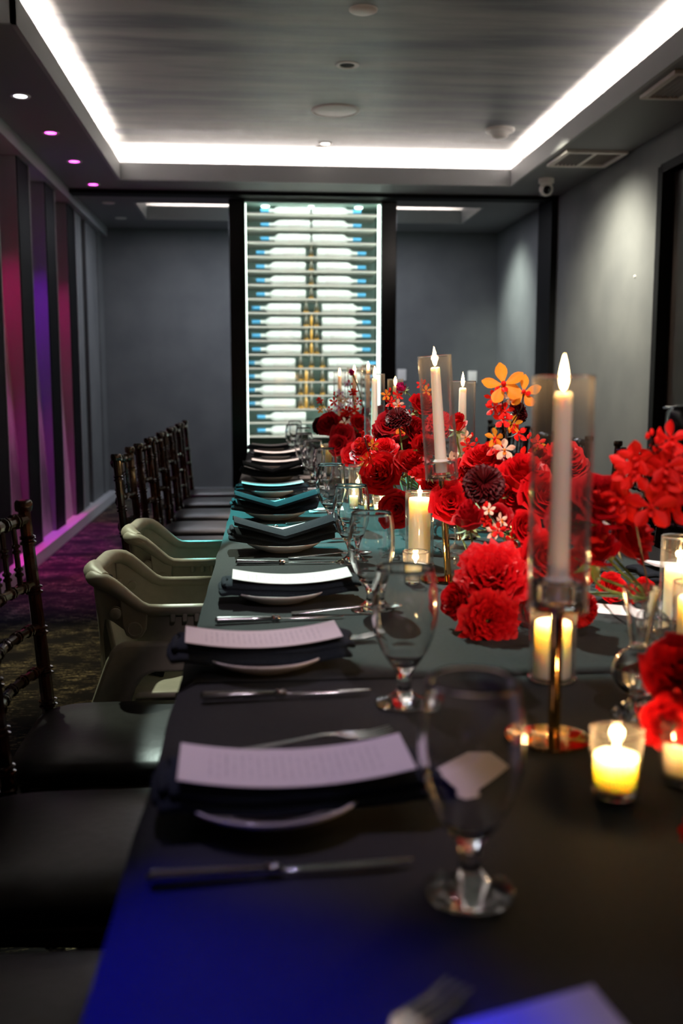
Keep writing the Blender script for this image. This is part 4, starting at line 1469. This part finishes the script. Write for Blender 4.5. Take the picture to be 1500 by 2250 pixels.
P = lambda px, py, Y: on_y(px, py, Y)
spray(P(1125, 1040, 2.0), P(1095, 860, 1.98), 11, .026, ['red', 'red', 'pale', 'red', 'orange', 'red', 'orange'], 'tall orchid spray topped with orange blooms in the near arrangement', 3, 1.2, root=A3)
for (px, py, s_, t_) in ((1106, 845, .042, .2), (1150, 862, .034, 1.2)):
    o = thing('orchid_bloom', 'single orange orchid bloom, %s' % ('highest above the near arrangement' if px == 1106 else 'just right of the highest one'), 'orchid', P(px, py, 1.95))
    q_ = (cam_dir(o.location) + Vector((0, 0, .3))).normalized().to_track_quat('Z', 'Y') @ Matrix.Rotation(t_, 3, 'Z').to_quaternion()
    f = link('petals', OM['orange'][0], o)
    f.rotation_mode = 'QUATERNION'; f.rotation_quaternion = q_; f.scale = (s_, s_, s_)
    g = link('lip', OM['orange'][1], o)
    g.rotation_mode = 'QUATERNION'; g.rotation_quaternion = q_; g.scale = (s_, s_, s_)
    part('stem', MB().tube([(0, 0, -.002), Vector((0, .01, -.03)), P(1110, 950, 1.99) - o.location], .0014, 6), M['stem_dark'], o)
spray(P(1395, 1150, 1.40), P(1432, 965, 1.36), 16, .038, ['red', 'red', 'red', 'red', 'red', 'red', 'red'], 'red orchid spray rising at the right edge, above the dark mass of roses', 5, 1.2, root=A2, curve=(.01, 0, 0))
spray(P(1215, 1060, 2.1), P(1165, 965, 2.1), 7, .024, ['pale', 'red', 'orange', 'red'], 'pale tipped orchid spray left of the nearest taper glass', 6, 1.2, root=A3)
spray(P(985, 1060, 2.2), P(1040, 965, 2.2), 8, .024, ['red', 'pale', 'red'], 'low red orchid spray behind the highest candle', 7, 1.2, root=A3)
spray(P(905, 970, 3.0), P(858, 862, 3.0), 11, .026, ['pale', 'red', 'orange', 'red'], 'orange and white orchid spray at the top of the middle arrangement', 8, 1.1, root=B2)
spray(P(930, 930, 3.0), P(935, 845, 3.0), 8, .024, ['red', 'red', 'orange'], 'red orchid spray against the highest tall glass', 9, 1.1, root=B2)
spray(P(830, 1060, 2.45), P(800, 960, 2.4), 5, .022, ['red', 'orange'], 'short red orchid spray over the wide garden rose', 10, 1.0, root=B1)
spray(P(800, 965, 3.8), P(735, 868, 3.8), 13, .028, ['red', 'pale', 'lilac', 'red', 'pale'], 'pink and red orchid spray over the far arrangement', 11, 1.2, root=C2)
spray(P(790, 940, 3.9), P(768, 842, 3.9), 8, .022, ['red', 'lilac', 'red'], 'thin red orchid spray beside the tiny magenta rose', 12, 1.0, root=C2)
spray(P(745, 950, 4.0), P(700, 880, 4.0), 6, .022, ['orange', 'red'], 'orange orchid spray at the left tip of the far arrangement', 13, 1.0, root=C2)
spray(P(1120, 1200, 1.72), P(1070, 1120, 1.75), 6, .018, ['red', 'pale'], 'dark stemmed small red spray above the largest garden rose', 14, .9, root=A1)
spray(P(1180, 1130, 2.3), P(1110, 1100, 2.3), 6, .02, ['red', 'pale'], 'small pink and red spray over the votive behind the near flowers', 15, 1.0, root=A3)

# ------------------------------------------------------------------ chiavari chairs
def chiavari(name):
    c = thing(name, '', 'chair')
    mg = M['mahogany']
    hw = .185
    for s in (-1, 1):
        y = s * hw
        part('rear_leg', MB().bamboo((-.055, y * 1.04, 0), (0, y, .46), .0135, (.25, .55, .97), r1=.015), mg, c)
        po = part('back_post', MB().bamboo((0, y, .46), (-.035, y, .895), .015, (.06, .22, .42, .62, .86), r1=.0125), mg, c)
        part('finial', MB().lathe([(0, .012), (.010, .012), (.017, .015), (.0185, .022), (.0185, .032), (.015, .037), (0, .038)], 14, Matrix.Translation((-.036, y, .88))), mg, po)
        part('front_leg', MB().bamboo((.385, y * .96, 0), (.365, y * .96, .43), .013, (.2, .5, .8), r1=.016), mg, c)
        part('side_stretcher', MB().bamboo((-.028, y, .22), (.372, y * .96, .20), .009, (.3, .7)), mg, c)
    for z, rr, bw in ((.878, .012, .028), (.742, .0095, .030), (.652, .0095, .030), (.562, .0095, .030)):
        x = -.035 * (z - .46) / .435
        part('back_rail', MB().bamboo((x, -hw, z), (x, hw, z), rr, (.12, .26, .42, .58, .74, .88), bow=(-bw, 0, 0)), mg, c)
    for k in range(6):
        t_ = (k + 1) / 7
        y = -hw + 2 * hw * t_
        b = math.sin(PI * t_)
        part('spindle', MB().bamboo((-.0227 - .030 * b, y, .745), (-.0336 - .028 * b, y, .872), .0058, (.25, .62), r1=.0058, n=8, rh=1.6), mg, c)
    part('front_rail', MB().bamboo((.37, -hw * .96, .23), (.37, hw * .96, .23), .009, (.2, .5, .8)), mg, c)
    sp = []
    for k in range(28):
        a = 2 * PI * k / 28
        ca, sa = math.cos(a), math.sin(a)
        e = .42
        sp.append((.185 + .198 * math.copysign(abs(ca) ** e, ca), .190 * math.copysign(abs(sa) ** e, sa)))
    part('seat_frame', MB().prism(sp, .425, .452), mg, c, bevel=.006)
    m = MB()

    def cush(u, v):
        a = 2 * PI * u
        ca, sa = math.cos(a), math.sin(a)
        e = .38
        prof = [(0, .0), (.90, .0), (.985, .006), (1.0, .018), (.97, .031), (.88, .039), (.6, .046), (.3, .049), (0.001, .050)]
        j = v * 8
        r_, z = prof[int(round(j))]
        return (.185 + .197 * r_ * math.copysign(abs(ca) ** e, ca), .193 * r_ * math.copysign(abs(sa) ** e, sa), .450 + z)
    m.grid(cush, 40, 8, True)
    part('seat_cushion', m, M['vinyl'], c, sharp=0)
    return c


ch = chiavari('chiavari_chair')
LBX = -.440
for i, (y, n) in enumerate([(.955, 'dark chair with black vinyl seat, lower left corner, nearest the camera'), (1.435, 'dark chair with black vinyl seat, second from the camera on the left'),
                            (1.895, 'dark bamboo-style chair with black seat, just before the nearer high chair'), (3.585, 'dark bamboo-style chair standing right behind the farther high chair'),
                            (4.165, 'dark bamboo-style chair, second beyond the high chairs'), (4.64, 'dark bamboo-style chair, third beyond the high chairs'), (5.12, 'dark bamboo-style chair, fourth beyond the high chairs'),
                            (5.62, 'dark bamboo-style chair, fifth beyond the high chairs'), (6.12, 'dark bamboo-style chair, last on the left side of the table')]):
    place(ch, USED, (LBX + .012 * (y - 2) + (0 if y < 3 else -.012), y, 0), 0, n, 'dark bamboo-style chairs around the table')
for i, (y, n) in enumerate([(3.28, 'dark chair at the right edge, behind the red orchid spray'), (3.79, 'dark chair whose back shows between the nearest taper and the red orchid spray'), (4.52, 'dark chair on the right side, half hidden by the nearest taper glass'),
                            (5.03, 'dark chair on the right side behind the near flowers'), (5.53, 'dark chair on the right side behind the orange orchids'), (6.04, 'dark chair farthest back on the right side')]):
    place(ch, USED, (1.445, y, 0), PI, n, 'dark bamboo-style chairs around the table')


# ------------------------------------------------------------------ high chairs
def high_chair():
    c = thing('high_chair', '', 'high chair')
    bg = M['beige']
    W2 = .155
    zA = .665
    side = [(-.008, zA), (-.06, zA), (-.12, zA), (-.145, zA + .001), (-.163, zA + .008), (-.183, zA + .024), (-.203, zA + .041), (-.222, zA + .056), (-.236, zA + .064)]
    pts, rad, = [], []
    for i, (x, z) in enumerate(side):
        pts.append(Vector((x, -W2, z)))
        rad.append(.0125 + .005 * max(0, i - 3) / 5)
    for k in range(1, 8):
        a = PI / 2 * k / 8
        pts.append(Vector((-.236 - .032 * math.sin(a), -W2 + .055 * (1 - math.cos(a)), zA + .064 + .006 * math.sin(a))))
        rad.append(.0175)
    n0 = len(pts)
    allp = pts + [Vector((p_.x - .003, y_, p_.z)) for p_, y_ in ((pts[-1], -.06), (pts[-1], 0), (pts[-1], .06))] + [Vector((p_.x, -p_.y, p_.z)) for p_ in pts[::-1]]
    allr = rad + [.0170] * 3 + rad[::-1]
    part('rolled_rim', MB().tube(allp, allr, 14), bg, c, sharp=0)
    # shell wall below the rim
    n = len(allp)
    inner, bot = [], []
    sh = MB()
    vs = []
    for i, p_ in enumerate(allp):
        fr = max(0, min(1, (-p_.x - .240) / .022))
        dep = .085 + .16 * fr * fr * (3 - 2 * fr)
        ins = Vector((-.1 - p_.x, -p_.y, 0))
        ins = Vector((0, -p_.y, 0)).normalized() if abs(p_.y) > .14 else ins.normalized()
        if p_.x > -.12:
            ins = Vector((0, -math.copysign(1, p_.y), 0))
        low = p_ + ins * .018 - Vector((0, 0, dep))
        mid = p_ + ins * .012 - Vector((0, 0, dep * .5))
        for q_ in (p_, mid, low):
            vs.append(q_ + ins * .003)
        for q_ in (low, mid, p_):
            vs.append(q_ - ins * .003)
    fs = []
    for i in range(n - 1):
        for k in range(6):
            k2 = (k + 1) % 6
            fs.append((6 * i + k, 6 * i + k2, 6 * (i + 1) + k2, 6 * (i + 1) + k))
    fs += [tuple(range(6)), tuple(6 * (n - 1) + k for k in range(6))[::-1]]
    part('shell', sh.add(vs, fs), bg, c)
    # thick hooked grip over the near half of the back, with a hand slot
    part('back_grip', MB().tube([(-.240, -.146, zA + .066), (-.262, -.118, zA + .073), (-.271, -.085, zA + .076), (-.271, -.055, zA + .076)], [.018, .0215, .022, .0205], 14), bg, c, sharp=60)
    part('hand_slot', MB().box(-.266, -.248, -.055, .055, zA + .015, zA + .042), M['black_matt'], c, bevel=.006)
    part('seat_pan', MB().box(-.22, -.01, -.125, .125, .455, .470), bg, c, bevel=.006)
    part('back_support', MB().add([(-.238, -.13, .68), (-.238, .13, .68), (-.200, .13, .46), (-.200, -.13, .46), (-.250, -.13, .68), (-.250, .13, .68), (-.212, .13, .46), (-.212, -.13, .46)],
                                  [(0, 1, 2, 3), (4, 7, 6, 5), (0, 3, 7, 4), (1, 5, 6, 2), (0, 4, 5, 1), (3, 2, 6, 7)]), bg, c, bevel=.004)
    for s in (-1, 1):
        y = s * (W2 - .006)
        R90 = Matrix.Rotation(-s * PI / 2, 4, 'X')
        # bracket under the rim with a pivot disc, and the upper knob
        part('bracket', MB().prism([(-.205, .018), (-.145, -.012), (-.150, -.055), (-.160, -.070), (-.178, -.075), (-.193, -.066), (-.200, -.045)], -.007, .007,
                                   Matrix.Translation((0, s * (W2 + .002), zA + .012)) @ Matrix.Rotation(PI / 2, 4, 'X')), bg, c, bevel=.003)
        part('pivot_disc', MB().lathe([(0, .0), (.0165, .0), (.0165, .003), (.014, .004), (.013, .003), (0, .003)], 24, Matrix.Translation((-.174, s * (W2 + .009), zA - .040)) @ Matrix.Rotation(s * -PI / 2, 4, 'X')), bg, c)
        part('knob', MB().lathe([(0, -.02), (.010, -.02), (.012, .0), (.0145, .006), (.0145, .011), (.012, .011), (.012, .017), (.009, .019), (0, .019)], 24, Matrix.Translation((-.214, s * (W2 - .004), zA - .004)) @ Matrix.Rotation(s * -PI / 2, 4, 'X')), bg, c)
        for k in range(3):
            x = -.040 - .026 * k
            part('rim_tab', MB().box(x - .0055, x + .0055, min(s * (W2 - .003), s * (W2 + .010)), max(s * (W2 - .003), s * (W2 + .010)), zA - .026, zA - .006), bg, c, bevel=.003)
        # inverted-U side frame, splayed outwards
        out = [(-.440, 0), (-.235, .560), (-.222, .586), (-.200, .600), (.14, .600), (.162, .586), (.175, .560), (.38, 0), (.305, 0), (.125, .505), (.110, .525), (.09, .535), (-.13, .535), (-.155, .525), (-.172, .50), (-.365, 0)]
        mm = MB()
        nn = len(out)
        vv = []
        for off in (0, .028):
            for (x, z) in out:
                spl = (.60 - z) * .045
                vv.append((x, s * (W2 + .006 + spl + off), z))
        # two-sided strip faces
        outer = out[:8]
        innr = out[8:][::-1]
        ff = []
        for k in range(7):
            a, b = k, k + 1
            a2, b2 = 15 - k, 14 - k
            ff.append((a, b, b2, a2))
            ff.append((a + nn, a2 + nn, b2 + nn, b + nn))
        for k in range(nn):
            k2 = (k + 1) % nn
            ff.append((k, k + nn, k2 + nn, k2))
        fr_ = part('side_frame', mm.add(vv, ff), bg, c, bevel=.009, seg=3)
        part('frame_bolt', MB().lathe([(0, .0), (.009, .0), (.009, .0015), (0, .0025)], 20, Matrix.Translation((-.280, s * (W2 + .034 + .0117), .34)) @ Matrix.Rotation(s * -PI / 2, 4, 'X')), bg, fr_)
    part('footrest', MB().box(.16, .24, -.15, .15, .27, .285), bg, c, bevel=.005)
    part('safety_strap', MB().slab(lambda u, v: (-.25 + .24 * u, -.02 + .04 * v + .02 * math.sin(u * 5), .474 + .012 * math.sin(u * 7)), 12, 2, .002), M['black_matt'], c)
    return c


hc = high_chair()
place(hc, USED, (-.092, 2.305, 0), 0, 'beige plastic high chair nearer the camera, pushed up to the table', 'beige high chairs at the table')
place(hc, USED, (-.084, 2.872, 0), 0, 'beige plastic high chair behind the first one, pushed up to the table', 'beige high chairs at the table')

# dark draped stand beside the right doorway
o = thing('draped_lectern', 'black draped stand beside the dark doorway at the right edge', 'stand', (2.22, 4.95, 0))
part('drape', MB().lathe([(.15, 0), (.145, .3), (.13, .8), (.12, 1.0), (.10, 1.03), (0, 1.035)], 20), M['black'], o)
